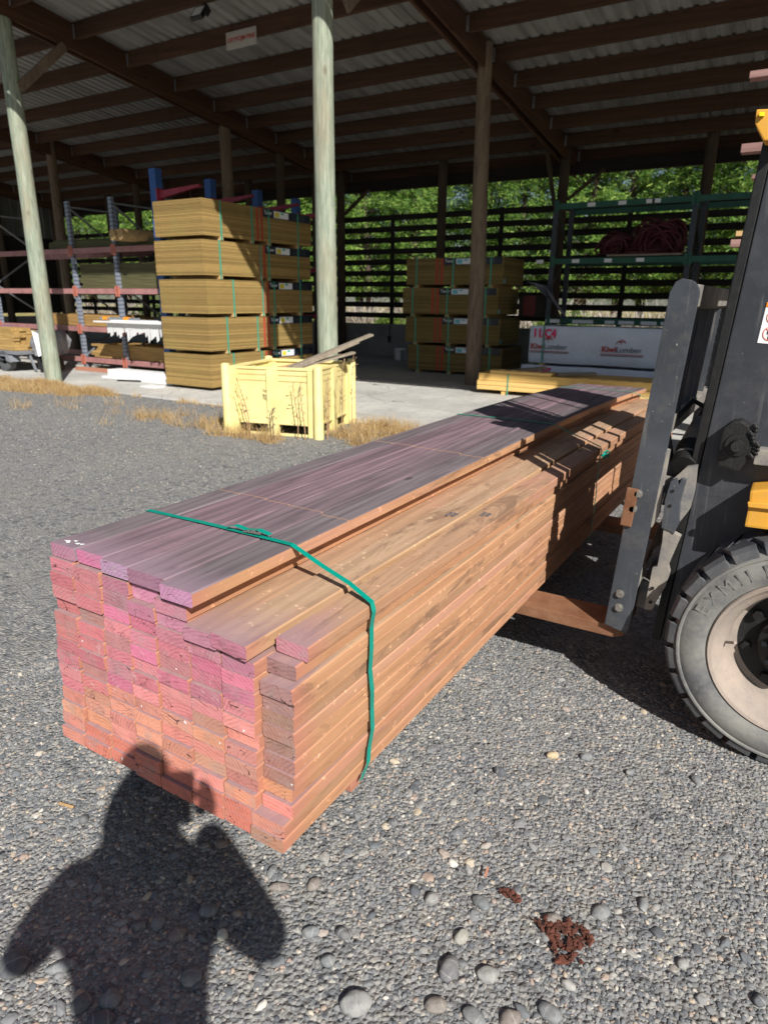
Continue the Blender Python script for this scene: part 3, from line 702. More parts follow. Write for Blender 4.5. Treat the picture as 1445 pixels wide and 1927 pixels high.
# mast channels (near one faces the camera)
for k, (ya, yb) in enumerate(((2.52, 2.66), (3.74, 3.88))):
    s_ = 1 if k == 0 else -1; yo = ya if k == 0 else yb
    m = MB()
    m.box((.205, ya if k == 0 else yb-.02, -.02), (.62, ya+.02 if k == 0 else yb, 2.35), 0, TMx)
    m.box((.205, ya+.02, -.02), (.235, yb-.02 if k else yb, 2.35), 0, TMx)
    mo = m.build('mast_channel', M_mast, fk, bevel=.004)
    m = MB(); m.box((.17, ya+.02, -.05), (.204, yb, 2.4), 0, TMx); m.box((.174, ya-.008, -.05), (.202, ya+.02, 2.4), 0, TMx); m.build('inner_rail', M_black, mo, bevel=.003)  # black material stands in for shade on the rounded channel lip
m = MB()
for v in (2.2, 1.5, .6): m.box((.30, 2.66, v), (.36, 3.74, v+.1), 0, TMx)
m.build('mast_cross_member', M_mast, fk, bevel=.004)
m = MB()
for y in (2.85, 3.55): m.tube([tp(.33, y, 0), tp(.33, y, 2.3)], .04, 16)
m.build('mast_cylinder', M_black, fk, smooth=True)
# greasy tilt bracket on the near channel
tb = MB(); tb.plate(poly_px([(1349, 875), (1356, 828), (1362, 805), (1378, 792), (1396, 790), (1411, 800), (1421, 820), (1414, 856), (1388, 888)], 2.47), 2.455, 2.519)
bo = tb.build('tilt_bracket', M_grease, fk, bevel=.008)
m = MB(); ctr = at(1386, 838, 1, 2.45)
m.tube([(ctr.x, 2.456, ctr.z), (ctr.x, 2.448, ctr.z)], [.038, .036], 20); m.tube([(ctr.x, 2.448, ctr.z), (ctr.x+.002, 2.42, ctr.z)], [.021, .018], 12)
for k in range(9):
    q = at(1404+random.uniform(0, 22), 800+k*7, 1, 2.46); m.tube([(q.x, 2.458, q.z), (q.x+.01, 2.445, q.z-.008)], [.011, .004], 7)
m.build('pin', M_grease, bo, smooth=True)
q = at(1432, 862, 1, 2.47); MB().box((q.x-.02, 2.45, q.z-.02), (q.x+.10, 2.52, q.z+.03)).build('tilt_cylinder', M_steel_dust, fk, bevel=.004)
# fender step (yellow)
m = MB(); pts = poly_px([(1411, 922), (1409, 946), (1400, 990), (1447, 996), (1640, 1010), (1640, 905), (1500, 915)], 2.40)
m.plate(pts, 2.39, 2.70); m.build('fender', M_yellow, fk, bevel=.008)
m = MB(); pts = poly_px([(1407, 942), (1408, 951), (1640, 975), (1640, 960)], 2.40); m.plate(pts, 2.376, 2.389); m.build('fender_lip', M_yellow, fk, bevel=.002)
# warning sticker
u0, v0 = uvp(1424, 645, 2.52); W_, H_ = .10, .125
def stk(m, u, v, u2, v2, y, mi=0): return m.box((u, y-.0012, v), (u2, y, v2), mi, TMx)
m = MB(); stk(m, u0, v0, u0+W_, v0+H_, 2.5195); so = m.build('warning_sticker', M_white, fk)
m = MB(); stk(m, u0, v0+H_-.014, u0+W_, v0+H_, 2.5180); m.build('header', simple('sticker_orange', (.8, .22, .01), .5, 0, .1, 9), so)
M_ringred = simple('sticker_ring', (.75, .12, .04), .5, 0, .05, 9)
for cu_, cv in ((u0+.031, v0+.031), (u0+.031, v0+.082), (u0+.078, v0+.031), (u0+.078, v0+.082)):
    c = Vector(tp(cu_, 2.5175, cv)); m = MB()
    ringp = [c+Vector((TR_*cos(a)+TU*sin(a)))*.021 for a in [i*2*pi/28 for i in range(29)]]
    m.tube(ringp, .0013, 5); m.tube([c+(TR_-TU)*.0145, c-(TR_-TU)*.0145], .0012, 5); m.build('prohibition_ring', M_ringred, so)
    m = MB(); stk(m, cu_-.006, cv-.004, cu_+.006, cv+.009, 2.5182); stk(m, cu_-.0055, cv-.018, cu_-.0015, cv-.004, 2.5182); stk(m, cu_+.0015, cv-.018, cu_+.0055, cv-.004, 2.5182)
    stk(m, cu_-.010, cv-.002, cu_-.0072, cv+.008, 2.5182); stk(m, cu_+.0072, cv-.002, cu_+.010, cv+.008, 2.5182)
    m.tube([Vector(tp(cu_, 2.5182, cv+.0135)), Vector(tp(cu_, 2.5170, cv+.0135))], .0038, 12); m.build('figure', M_black, so)
m = MB()
for k_, yy in enumerate((2.95, 3.02)):
    m.tube([tp(.20, yy, .35), tp(.12, yy-.06, .55), tp(.16, yy-.1, .9), tp(.24, yy, 1.6), tp(.26, yy, 2.2)], .011, 8)
m.tube([tp(.10, 2.60, .62), tp(.06, 2.62, .74), tp(.12, 2.68, .84), tp(.20, 2.72, .80)], .010, 8)
m.build('hydraulic_hoses', M_black, fk, smooth=True)
m = MB()
for yy in (2.86, 3.44):
    for q_ in range(46): m.box((.20, yy-.012, .45+q_*.036), (.212, yy+.012, .475+q_*.036), 0, TMx)
m.build('lift_chain', M_steel_dk, fk)
# wheels
def rubber():
    N = NT('dusty_rubber'); v = N.coords(); n1 = N.noise(v, 5, 5, .65); n2 = N.noise(v, 60, 4, .6)
    s = N.n('ShaderNodeSeparateXYZ', {0: N.n('ShaderNodeTexCoord').outputs['Object']})
    c = N.mix(N.sramp(n1, .32, .62), (.095, .098, .105), (.215, .21, .19)); c = N.mix(N.math('MULTIPLY', N.sramp(n2, .5, .75), .4), c, (.28, .26, .22))
    return N.fin(c, .8, 0, N.bump(n2, .25, .003), .2)
def rubber2():
    N = NT('tread_rubber'); v = N.coords(); n1 = N.noise(v, 9, 5, .65); n2 = N.noise(v, 80, 4, .6)
    c = N.mix(N.sramp(n1, .35, .7), (.062, .066, .075), (.12, .12, .118)); c = N.mix(N.math('MULTIPLY', N.sramp(n2, .55, .75), .35), c, (.2, .18, .15))
    return N.fin(c, .75, 0, N.bump(n2, .25, .003), .25)
M_rub = rubber(); M_tread = rubber2()
M_rim = simple('dusty_rim', (.34, .275, .225), .85, 0, .25, 7, .25, c2=(.23, .20, .175), dirt=(.18, .15, .13))
def wheel(cx, yface, R, width, dirn=1, letters=False, nlug=25):
    """wheel whose outer face looks towards -Y (dirn=1) or +Y (dirn=-1)"""
    c = (cx, yface, R-.008)
    k = R/.41
    t = MB(); d = dirn
    pr = [(.272, .030), (.276, .012), (.292, .004), (.318, .0), (.345, .004), (.356, .010), (.360, .0065), (.366, .0065), (.370, .012), (.380, .030), (.383, .05)]
    full = [(r*k, y*d) for r, y in pr]+[(r*k, (width-y)*d) for r, y in reversed(pr)]
    t.lathe(full, c, 72); to = t.build('tyre', M_rub, fk, smooth=True)
    lg = MB()
    for i in range(nlug):
        for side in (0, 1):
            a0 = 2*pi*(i+side*.5)/nlug; da = 2*pi/nlug
            def P_(r, y, a): 
                yy = y if side == 0 else width-y
                return (c[0]+r*k*cos(a), c[1]+yy*d, c[2]+r*k*sin(a))
            A, B = a0+.09*da, a0+.87*da; sk = .45*da
            vs = [P_(.363, .010, A), P_(.363, .010, B), P_(.398, .020, B), P_(.398, .020, A), P_(.410, .040, A), P_(.410, .040, B), P_(.409, width*.54, B+sk), P_(.409, width*.54, A+sk), P_(.375, width*.54, A+sk), P_(.375, width*.54, B+sk), P_(.375, .03, A), P_(.375, .03, B)]
            lg.add(vs, [(0, 1, 2, 3), (3, 2, 5, 4), (4, 5, 6, 7), (7, 6, 9, 8), (0, 3, 4, 7, 8, 10), (1, 11, 9, 6, 5, 2), (0, 10, 11, 1), (10, 8, 9, 11)])
    lg.build('tread_lugs', M_tread, to, bevel=.0025)
    rm = MB()
    rp = [(.271, .028), (.273, .016), (.268, .010), (.258, .014), (.250, .030), (.238, .040), (.226, .050), (.214, .085), (.208, .150), (.20, .152), (.19, .156)]
    rm.lathe([(r*k, y*d) for r, y in rp], c, 72); ro = rm.build('rim', M_rim, fk, smooth=True)
    hb = MB(); hb.lathe([(.205*k, .153*d), (.19*k, .157*d), (.13*k, .160*d), (.125*k, .12*d), (.09*k, .11*d), (.085*k, .06*d), (.04*k, .05*d), (.0, .05*d)], c, 48); ho = hb.build('hub', M_black, ro, smooth=True)
    for j in range(8):
        a = 2*pi*j/8+.25; m = MB(); cc = (c[0]+.162*k*cos(a), c[2]+.162*k*sin(a))
        m.plate([(cc[0]+.017*cos(q), cc[1]+.017*sin(q)) for q in [z*pi/3 for z in range(6)]], c[1]+.135*d, c[1]+.158*d); m.build('wheel_nut', M_black, ro, bevel=.001)
    for j in range(10):
        a = 2*pi*j/10; m = MB(); cc = (c[0]+.105*k*cos(a), c[2]+.105*k*sin(a))
        m.plate([(cc[0]+.010*cos(q), cc[1]+.010*sin(q)) for q in [z*pi/3 for z in range(6)]], c[1]+.100*d, c[1]+.118*d); m.build('hub_bolt', M_steel_dk, ro)
    if letters:
        MB().tube([(c[0]-.222*k, c[1]+.07, c[2]-.01), (c[0]-.190*k, c[1]+.035, c[2]+.012)], .005, 8).build('valve', M_rim, ro)
        for ch, deg, sz, off in (('E', 158.5, .062, 0), ('X', 149, .05, 0), ('M', 138.5, .062, 0), ('I', 130, .062, 0), ('L', 123, .062, 0), ('E', 114, .062, 0), ('R', 104, .062, 0)):
            a = radians(deg); rr_ = .321
            o_ = (c[0]+rr_*cos(a), c[1]+.0008, c[2]+rr_*sin(a)); upd = Vector((cos(a), -.02, sin(a))); rt = Vector((sin(a), 0, -cos(a)))
            text_obj(ch, sz, M_rub, 'raised_letter', to, frame(o_, rt, upd), .0014, bold=.0)
    return to
wheel(.158, 2.30, .41, .27, 1, True); wheel(.158, 2.60, .41, .27, 1)
wheel(.158, 4.10, .41, .27, -1); wheel(2.15, 2.42, .34, .24, 1); wheel(2.15, 3.98, .34, .24, -1)
# body
m = MB(); body = [(.62, .45), (.66, .28), (1.65, .28), (1.75, .55), (2.55, .55), (2.72, .75), (2.78, 1.1), (2.62, 1.32), (1.75, 1.28), (1.45, 1.05), (.72, .98), (.60, .80)]
m.plate(body, 2.72, 3.70); m.build('body', M_yellow, fk, bevel=.02)
m = MB()
for y in (2.74, 3.66):
    m.tube([(.72, y, .95), (.80, y, 1.5), (1.0, y, 2.1), (1.25, y, 2.2), (2.2, y, 2.18), (2.4, y, 1.3)], .03, 10)
for x in [1.1+.14*i for i in range(9)]: m.box((x, 2.74, 2.18), (x+.035, 3.66, 2.20))
m.build('overhead_guard', M_black, fk)
m = MB(); m.box((1.45, 2.95, 1.2), (1.9, 3.45, 1.32)); m.box((1.82, 2.95, 1.3), (1.92, 3.45, 1.8)); m.build('seat', M_black, fk, bevel=.03)
m = MB(); m.tube([(.85, 3.2, .98), (1.1, 3.2, 1.4)], .02, 8)
m.tube([Vector((1.1, 3.2, 1.4))+Vector((.09*cos(a), .17*sin(a), -.05*cos(a))) for a in [i*2*pi/24 for i in range(25)]], .013, 8); m.build('steering_wheel', M_black, fk)
m = MB(); m.box((.45, 2.72, .2), (.7, 3.7, .5)); m.tube([(.158, 2.45, .40), (.158, 3.98, .40)], .07, 14); m.tube([(2.15, 2.5, .33), (2.15, 3.9, .33)], .05, 14); m.build('axle', M_black, fk)
# work lamp bracket high on the mast, yellow with a bright reflector
for_ = MB(); qa = poly_px([(1424, 210), (1421, 236), (1437, 268), (1475, 270), (1475, 208)], 2.45); for_.plate(qa, 2.42, 2.50); lo = for_.build('lamp_bracket', M_yellow, fk, bevel=.004)
MB().plate(poly_px([(1429, 212), (1428, 219), (1437, 219), (1438, 212)], 2.415), 2.408, 2.419).build('reflector', simple('reflector', (.9, .75, .02), .3, 0, .05, 5), lo)

# ================================================================ TREATED PACKS IN THE SHED
def plane_text(txt, size, mat, parent, o, xd, yd, **k): return text_obj(txt, size, mat, 'lettering', parent, frame(o, xd, yd), .0006, **k)
def treated_pack(x0, x1, y0, y1, z0, h, mats, label, group, face, tail, straps, lab_at, cyan=False, zrot=0, plain=False):
    """face 'X': the long side with label looks to +X; face 'Y': it looks to -Y"""
    cx, cy = (x0+x1)/2, (y0+y1)/2
    root = empty('decking_pack', (cx, cy, z0), label, 'lumber pack', group, rz=zrot)
    zb = z0+.055; m = MB(); nl = 21; t = (h-.06)/nl
    for k in range(nl):
        j = [random.uniform(-.003, .003) for _ in range(4)]
        m.box((x0+j[0], y0+j[1], zb+k*t+.0012), (x1+j[2], y1+j[3], zb+(k+1)*t))
    m.build('board_layers', mats, root)
    sx, y_s = ('Y', straps) if face == 'X' else ('X', straps)
    for s_ in straps:
        m = MB(); e = .006
        if face == 'X':
            m.box((x1-.001, s_-.016, z0), (x1+e, s_+.016, z0+h-.003)); m.box((x0-e, s_-.016, z0), (x0+.001, s_+.016, z0+h-.003)); m.box((x0-e, s_-.016, z0+h-.003), (x1+e, s_+.016, z0+h))
        else:
            m.box((s_-.016, y0-e, z0), (s_+.016, y0+.001, z0+h-.003)); m.box((s_-.016, y1-.001, z0), (s_+.016, y1+e, z0+h-.003)); m.box((s_-.016, y0-e, z0+h-.003), (s_+.016, y1+e, z0+h))
        m.build('strap', M_strap_old, root)
        m = MB()
        if face == 'X': m.box((x0+.02, s_-.04, z0), (x1-.002, s_+.04, zb))
        else: m.box((s_-.04, y0+.002, z0), (s_+.04, y1-.02, zb))
        m.build('bearer', M_bearer, root)
    if plain: return root
    a, b = lab_at; zt = z0+h-.008; zl = zt-.13; e = .004
    def fb(mb, u0, u1, w0, w1, d):   # a thin slab on the label face
        if face == 'X': mb.box((x1+.0005, u0, w0), (x1+d, u1, w1))
        else: mb.box((u0, y0-d, w0), (u1, y0-.0005, w1))
        return mb
    fb(MB(), a, b, zl, zt, e).build('black_label_band', M_label_blk, root)
    L = b-a
    fb(MB(), a+.22*L, a+.52*L, zl+.012, zt-.014, e+.002).build('white_label', M_label_wht, root)
    fb(MB(), a+.24*L, a+.33*L, zl+.022, zt-.03, e+.004).build('label_patch', M_label_cyan if cyan else M_label_ylw, root)
    fb(MB(), a+.36*L, a+.42*L, zt-.055, zt-.025, e+.004).build('label_patch', M_label_cyan if cyan else M_label_grn, root)
    mm = MB()
    for q in range(5):
        for q2 in range(4): fb(mm, a+(.60+.06*q)*L, a+(.635+.06*q)*L, zl+.02+.024*q2, zl+.032+.024*q2, e+.0015)
    mm.build('small_print', M_steel_dk, root)
    xd, o = ((0, 1, 0), (x1+e+.001, a+.105*L, zt-.058)) if face == 'X' else ((1, 0, 0), (a+.105*L, y0-e-.001, zt-.058))
    plane_text('Taver', .088, M_label_wht, root, o, xd, (0, 0, 1))
    mm = MB(); 
    for q in (0, 1): fb(mm, a-.17+.11*q, a-.115+.11*q, zb+.005, z0+h-.012, .003)
    mm.build('red_edge_paint', M_redband, root)
    return root
pos = ['bottom', 'second from the bottom', 'middle', 'second from the top', 'top']
lbl = ['bottom pack of the tall sunlit treated pine stack, behind the yellow bin', 'second treated pine pack from the ground in the tall sunlit stack', 'middle pack of five in the tall sunlit treated pine stack',
       'fourth pack up in the tall sunlit stack, with pale scuffs on its left end', 'topmost pack of the tall sunlit stack, under the rack arms']
for k in range(5):
    dx, dy = [(0, 0), (.01, .0), (.02, .01), (-.01, .0), (0, .03)][k]; z0 = SZ+k*.583
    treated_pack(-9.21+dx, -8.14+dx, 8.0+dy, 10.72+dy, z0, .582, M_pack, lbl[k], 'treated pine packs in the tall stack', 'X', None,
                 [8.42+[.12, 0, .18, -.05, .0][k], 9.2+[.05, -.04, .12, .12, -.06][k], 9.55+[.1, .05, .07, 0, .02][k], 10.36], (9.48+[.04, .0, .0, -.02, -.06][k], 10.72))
m = MB()
lbl = ['bottom pack of the shaded treated pine stack behind the brown pole', 'second pack from the floor in the shaded stack behind the brown pole', 'third pack up in the shaded stack behind the brown pole', 'topmost pack of the shaded stack behind the brown pole']
for k in range(4):
    dx = [.07, .0, -.08, .0][k]; z0 = SZ+k*.568
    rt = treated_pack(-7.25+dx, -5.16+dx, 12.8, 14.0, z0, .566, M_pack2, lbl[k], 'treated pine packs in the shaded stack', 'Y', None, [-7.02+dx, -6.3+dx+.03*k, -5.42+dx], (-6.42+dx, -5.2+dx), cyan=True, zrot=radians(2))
    MB().box((-5.16+dx, 12.84, z0+.08), (-5.156+dx, 12.92, z0+.16)).build('end_tag', M_label_cyan, rt)

# ================================================================ BLUE CANTILEVER RACK
cr = empty('cantilever_rack', (-9.7, 10.6, SZ), 'blue cantilever rack with dark red arms standing behind the tall treated pine stack', 'rack')
for i, (y, zt) in enumerate(((8.5, 3.52), (9.74, 3.53), (11.0, 3.51), (12.2, 3.5))):
    MB().box((-9.70, y-.07, SZ), (-9.55, y+.07, zt)).build('column', M_blue, cr, bevel=.006)
    MB().box((-10.2, y-.08, SZ), (-8.95 if i > 1 else -9.25, y+.08, SZ+.02)).build('base', M_blue, cr)
    for z in ((3.12,) if i < 2 else (3.12, 2.05, 1.1)):
        m = MB(); x1 = -8.62
        m.add([(-9.55, y-.03, z-.06), (-9.55, y+.03, z-.06), (-9.55, y+.03, z+.06), (-9.55, y-.03, z+.06), (x1, y-.03, z+.06), (x1, y+.03, z+.06), (x1, y+.03, z+.10), (x1, y-.03, z+.10)],
              [(0, 1, 2, 3), (7, 6, 5, 4), (0, 4, 5, 1), (1, 5, 6, 2), (2, 6, 7, 3), (3, 7, 4, 0)])
        m.box((-9.56, y-.075, z-.1), (-9.535, y+.075, z+.1)); m.build('arm', M_armred, cr, bevel=.004)
m = MB()
for y in (8.5, 9.74, 11.0): m.bar((-9.64, y, .7), (-9.64, y+1.22, 2.4), .03, .05)
m.build('cross_bracing', M_blue, cr)

# ================================================================ PALLET RACK ON THE LEFT
def perforated():
    N = NT('perforated_steel'); s = N.n('ShaderNodeSeparateXYZ', {0: N.n('ShaderNodeTexCoord').outputs['Object']})
    f = N.math('FRACT', N.math('MULTIPLY', s.outputs[2], 13.3)); hole = N.math('LESS_THAN', N.math('ABSOLUTE', N.math('SUBTRACT', f, .5)), .17)
    col = N.mix(hole, (.27, .30, .36), (.13, .15, .19)); return N.fin(col, .5, .3)
M_perf = perforated()
def pallet_rack(xs, y0, y1, ztop, levels, label, beam, conn, name='pallet_rack', z0=SZ, perf=None):
    root = empty(name, ((xs[0]+xs[-1])/2, (y0+y1)/2, z0), label, 'rack')
    for i, x in enumerate(xs):
        for y in (y0, y1):
            po = MB().box((x-.045, y-.035, z0), (x+.045, y+.035, ztop)).build('upright', perf or M_perf, root, bevel=.004)
            MB().box((x-.07, y-.06, z0), (x+.07, y+.06, z0+.01)).build('foot_plate', M_gal, po)
        m = MB(); z = .3; s_ = 0
        while z+.75 < ztop:
            m.bar((x, (y0, y1)[s_], z), (x, (y1, y0)[s_], z+.72), .03, .03); z += .72; s_ ^= 1
        m.bar((x, y0, ztop-.1), (x, y1, ztop-.1), .03, .03); m.build('diagonal_brace', M_gal if not perf else M_mast, root)
    for z in levels:
        for i in range(len(xs)-1):
            for y in (y0-.03, y1+.03):
                bo = MB().box((xs[i]+.045, y-.022, z-.05), (xs[i+1]-.045, y+.022, z+.05)).build('beam', beam, root, bevel=.005)
                if y < y0:
                    for xx in (xs[i]+.03, xs[i+1]-.03): MB().box((xx-.035, y-.03, z-.1), (xx+.035, y-.0225, z+.1)).build('connector', conn, bo)
    return root
RY, RYB = 9.08, 10.2
pr = pallet_rack([-15.75, -12.86, -11.55, -10.25], RY, RYB, 3.28, [.24, .86, 1.60, 2.36], 'galvanised pallet rack with faded red beams at the left of the shed', M_pink, M_orange)
def loose_stack(x0, x1, y0, y1, z0, rows, cols, t, name, mats, label, group=None, cat='lumber', jit=.15, axis='X'):
    m = MB(); wd = ((y1-y0) if axis == 'X' else (x1-x0))/cols
    for r_ in range(rows):
        for c in range(cols):
            if r_ == rows-1 and random.random() < .3: continue
            ja, jb = random.uniform(-jit, jit), random.uniform(-jit, jit)
            if axis == 'X': m.box((x0+ja, y0+c*wd+.003, z0+r_*t+.001), (x1+jb, y0+(c+1)*wd-.004, z0+(r_+1)*t-.002))
            else: m.box((x0+c*wd+.003, y0+ja, z0+r_*t+.001), (x0+(c+1)*wd-.004, y1+jb, z0+(r_+1)*t-.002))
    o = m.build(name, mats, None, loc=((x0+x1)/2, (y0+y1)/2, z0)); tag(o, label, cat, group); return o
loose_stack(-12.6, -9.45, 9.12, 10.1, .295, 6, 9, .045, 'board_stack', M_gold, 'jumbled golden boards on the lowest beams of the red and grey rack', 'boards lying on the pallet rack')
loose_stack(-14.3, -11.9, 9.15, 10.1, .915, 5, 9, .045, 'board_stack', M_gold, 'golden boards on the second beams of the red rack, behind the left pole', 'boards lying on the pallet rack')
loose_stack(-11.4, -9.6, 9.15, 9.9, .915, 2, 7, .035, 'board_stack', M_gold, 'thin layer of golden boards on the second beams beside the white panels', 'boards lying on the pallet rack')
loose_stack(-12.75, -9.5, 9.1, 10.1, 1.655, 9, 9, .052, 'board_stack', M_dkpack, 'tall dark greenish stack of old boards on the third beams of the red rack', 'boards lying on the pallet rack', jit=.06)
loose_stack(-13.6, -9.5, 9.1, 10.1, 2.415, 4, 8, .045, 'board_stack', M_dkpack, 'flat dark stack of boards on the top beams of the red and grey rack', 'boards lying on the pallet rack', jit=.1)
for i, (x, z) in enumerate(((-11.02, 2.57), (-10.8, 2.575))):
    m = MB(); m.tube([(x, 8.62, z), (x+.3, 10.4, z)], [.098, .09], 24); 
    o = m.build('round_post', M_goldend, None, loc=(x, 9.7, z-.09), smooth=True); tag(o, 'pale round post lying on the rack, %s of the pair with sawn ends showing' % ('left' if i == 0 else 'right'), 'post', 'round posts on the rack')
o = loose_stack(-12.9, -11.3, 8.72, 9.0, SZ+.001, 1, 3, .06, 'timber_offcut', M_side, 'brown timber beams lying on the slab in front of the pallet rack foot', jit=.2)
# white panels, spirit levels, white boards
wp = empty('white_panel_stack', (-10.9, 8.9, .9), 'stack of white sheets sticking out of the rack beside the treated pine', 'panels')
m = MB(); m.box((-11.75, 8.55, 1.03), (-9.4, 8.95, 1.055)); m.box((-11.3, 8.6, 1.055), (-9.4, 8.98, 1.08)); m.build('sheet', M_white, wp)
m = MB(); 
for i in range(26):
    x = -11.45+i*.08; d = random.uniform(.12, .3); m.add([(x, 8.62, 1.03), (x+.09, 8.61, 1.03), (x+.09+random.uniform(-.02, .02), 8.63, .98-d*.8), (x+random.uniform(-.02, .02), 8.64, .98-d)], [(0, 1, 2, 3)])
m.build('torn_wrap', M_white, wp)
m = MB(); m.box((-11.7, 8.66, 1.081), (-10.6, 8.72, 1.125)); o = m.build('spirit_level', M_gal, None, loc=(-11.2, 8.7, 1.08), bevel=.004); tag(o, 'long grey spirit level with orange blocks lying on the white sheets', 'spirit level')
for x in (-11.6, -11.0): MB().box((x, 8.655, 1.082), (x+.14, 8.725, 1.135)).build('orange_block', simple('orange_plastic', (.85, .3, .02), .5, 0, .1, 9), o)
for i, (a, b, zr, lb) in enumerate((((-11.35, 8.45, SZ+.012), (-9.5, 8.75, .17), 0, 'white board resting across the slab, upper of two beside the treated pine stack'), ((-11.2, 8.2, SZ+.001), (-9.3, 8.42, SZ+.04), 0, 'white board flat on the slab, lower of two beside the treated pine stack'))):
    o = MB().box(a, b).build('white_board', M_white, None, loc=((a[0]+b[0])/2, (a[1]+b[1])/2, a[2]), bevel=.006); tag(o, lb, 'board', 'white boards on the slab')
o = MB().box((-9.55, 7.72, SZ+.001), (-9.2, 7.95, SZ+.02)).build('white_offcut', M_white, None, loc=(-9.4, 7.8, SZ)); tag(o, 'small white offcut on the slab at the foot of the treated pine stack', 'offcut')
o = MB().bar((-10.55, 8.05, SZ+.015), (-10.1, 8.2, SZ+.015), .04, .025).build('stick', M_black, None, loc=(-10.3, 8.1, SZ)); tag(o, 'short dark stick lying on the sunlit slab', 'stick')

# ================================================================ TRAILER WITH TIMBER
tr = empty('trailer', (-14.4, 8.35, SZ), 'low grey flat trailer at the left edge carrying golden timber', 'trailer')
MB().box((-16.6, 7.85, .38), (-13.2, 8.8, .44)).build('deck', M_gal, tr, bevel=.006)
m = MB(); m.box((-16.6, 7.8, .26), (-13.6, 7.87, .34)); m.box((-16.6, 8.78, .26), (-13.6, 8.85, .34)); m.bar((-13.6, 8.3, .3), (-12.9, 8.3, .22), .08, .06); m.build('chassis', M_steel_dk, tr)
m = MB(); c = (-13.75, 7.86, .24); m.lathe([(.06, 0), (.12, -.02), (.2, -.01), (.205, .02), (.205, .12), (.12, .14)], c, 32); m.build('wheel', M_tread, tr, smooth=True)
MB().add([(-13.98, 7.8, .36), (-13.5, 7.8, .36), (-13.4, 7.8, .24), (-13.44, 7.8, .22), (-13.98, 8.0, .36), (-13.5, 8.0, .36), (-13.4, 8.0, .24), (-13.44, 8.0, .22)], [(0, 1, 2, 3), (7, 6, 5, 4), (0, 4, 5, 1), (1, 5, 6, 2)]).build('mudguard', M_gal, tr)
m = MB(); m.bar((-13.25, 8.1, .36), (-13.1, 8.1, .06), .03, .05); m.build('prop_stand', M_gal, tr)
ts = loose_stack(-16.9, -13.5, 7.95, 8.65, .445, 7, 5, .062, 'timber_load', M_gold, 'golden boards stacked on the low grey trailer at the left edge', None, 'lumber', .04)
m = MB(); m.box((-14.66, 7.935, .44), (-14.62, 7.947, .885)); m.box((-14.66, 7.935, .8825), (-14.62, 8.67, .889)); o = m.build('blue_strap', M_blue, None, loc=(-14.64, 8, .44)); tag(o, 'blue ratchet strap over the golden boards on the trailer', 'strap')
def cloth(name, x0, x1, y0, y1, z0, z1, mat, label, cat, seed=0, amp=.1):
    m = MB(); N_ = 22; M2 = 16; C_ = Vector(((x0+x1)/2, (y0+y1)/2, (z0+z1)/2)); 
    for i in range(M2+1):
        ph = pi*i/M2
        for j in range(N_):
            th = 2*pi*j/N_; d = Vector((sin(ph)*cos(th), sin(ph)*sin(th), cos(ph)))
            sq = 1/max(abs(d.x), abs(d.y), abs(d.z))**.55
            p = Vector((d.x*(x1-x0)/2, d.y*(y1-y0)/2, d.z*(z1-z0)/2))*sq*.9
            p += d*(amp*mnoise.noise(Vector((d.x*2.3+seed, d.y*2.3, d.z*1.2)))+amp*.4*mnoise.noise(Vector((d.x*9+seed, d.y*9, d.z*2))))
            q = C_+p; q.z = max(q.z, z0); m.v.append(q)
    for i in range(M2):
        for j in range(N_): m.f.append((i*N_+j, i*N_+(j+1) % N_, (i+1)*N_+(j+1) % N_, (i+1)*N_+j)); m.m.append(0)
    o = m.build(name, mat, None, loc=(C_.x, C_.y, z0), smooth=True); return tag(o, label, cat)
o = cloth('covered_bundle', -13.22, -12.72, 8.0, 8.8, SZ+.3, SZ+.82, simple('grey_tarp', (.30, .31, .33), .7, 0, .5, 3, .4, c2=(.10, .10, .11)), 'grey and white tarpaulin bundle beside the left pole', 'tarpaulin', 3, .08)
MB().add([(-12.88, 7.98, .86), (-12.66, 8.02, .78), (-12.63, 8.05, .42), (-12.80, 8.0, .36)], [(0, 1, 2, 3)]).build('white_sheet', M_white, o)
cloth('black_sack', -13.1, -12.75, 8.05, 8.6, SZ, SZ+.32, M_black, 'sagging black plastic sack below the grey tarpaulin', 'sack', 5, .06)
# drum and small tubs against the back wall
for i, x in enumerate((-8.75, -8.45)):
    o = MB(); o.tube([(x, 15.2-.2*i, SZ), (x, 15.2-.2*i, SZ+.30-.05*i)], [.14, .16], 20); o = o.build('paint_tub', M_gal if i else M_white, None, loc=(x, 15.2, SZ), smooth=True)
    tag(o, ('dim grey tub, right one of two on the floor by the concrete wall' if i else 'dim white tub, left one of two on the floor by the concrete wall'), 'tub', 'tubs by the concrete wall')
o = MB(); o.tube([(-9.55, 16.0, 1.0), (-9.55, 15.98, .55)], [.012, .012], 6); o.tube([(-9.55, 15.97, .56), (-9.55, 15.97, .40)], [.05, .03], 10); o = o.build('hose_nozzle', M_black, None, loc=(-9.55, 16, .4)); tag(o, 'black hose end hanging on the concrete wall right of the middle pole', 'hose')

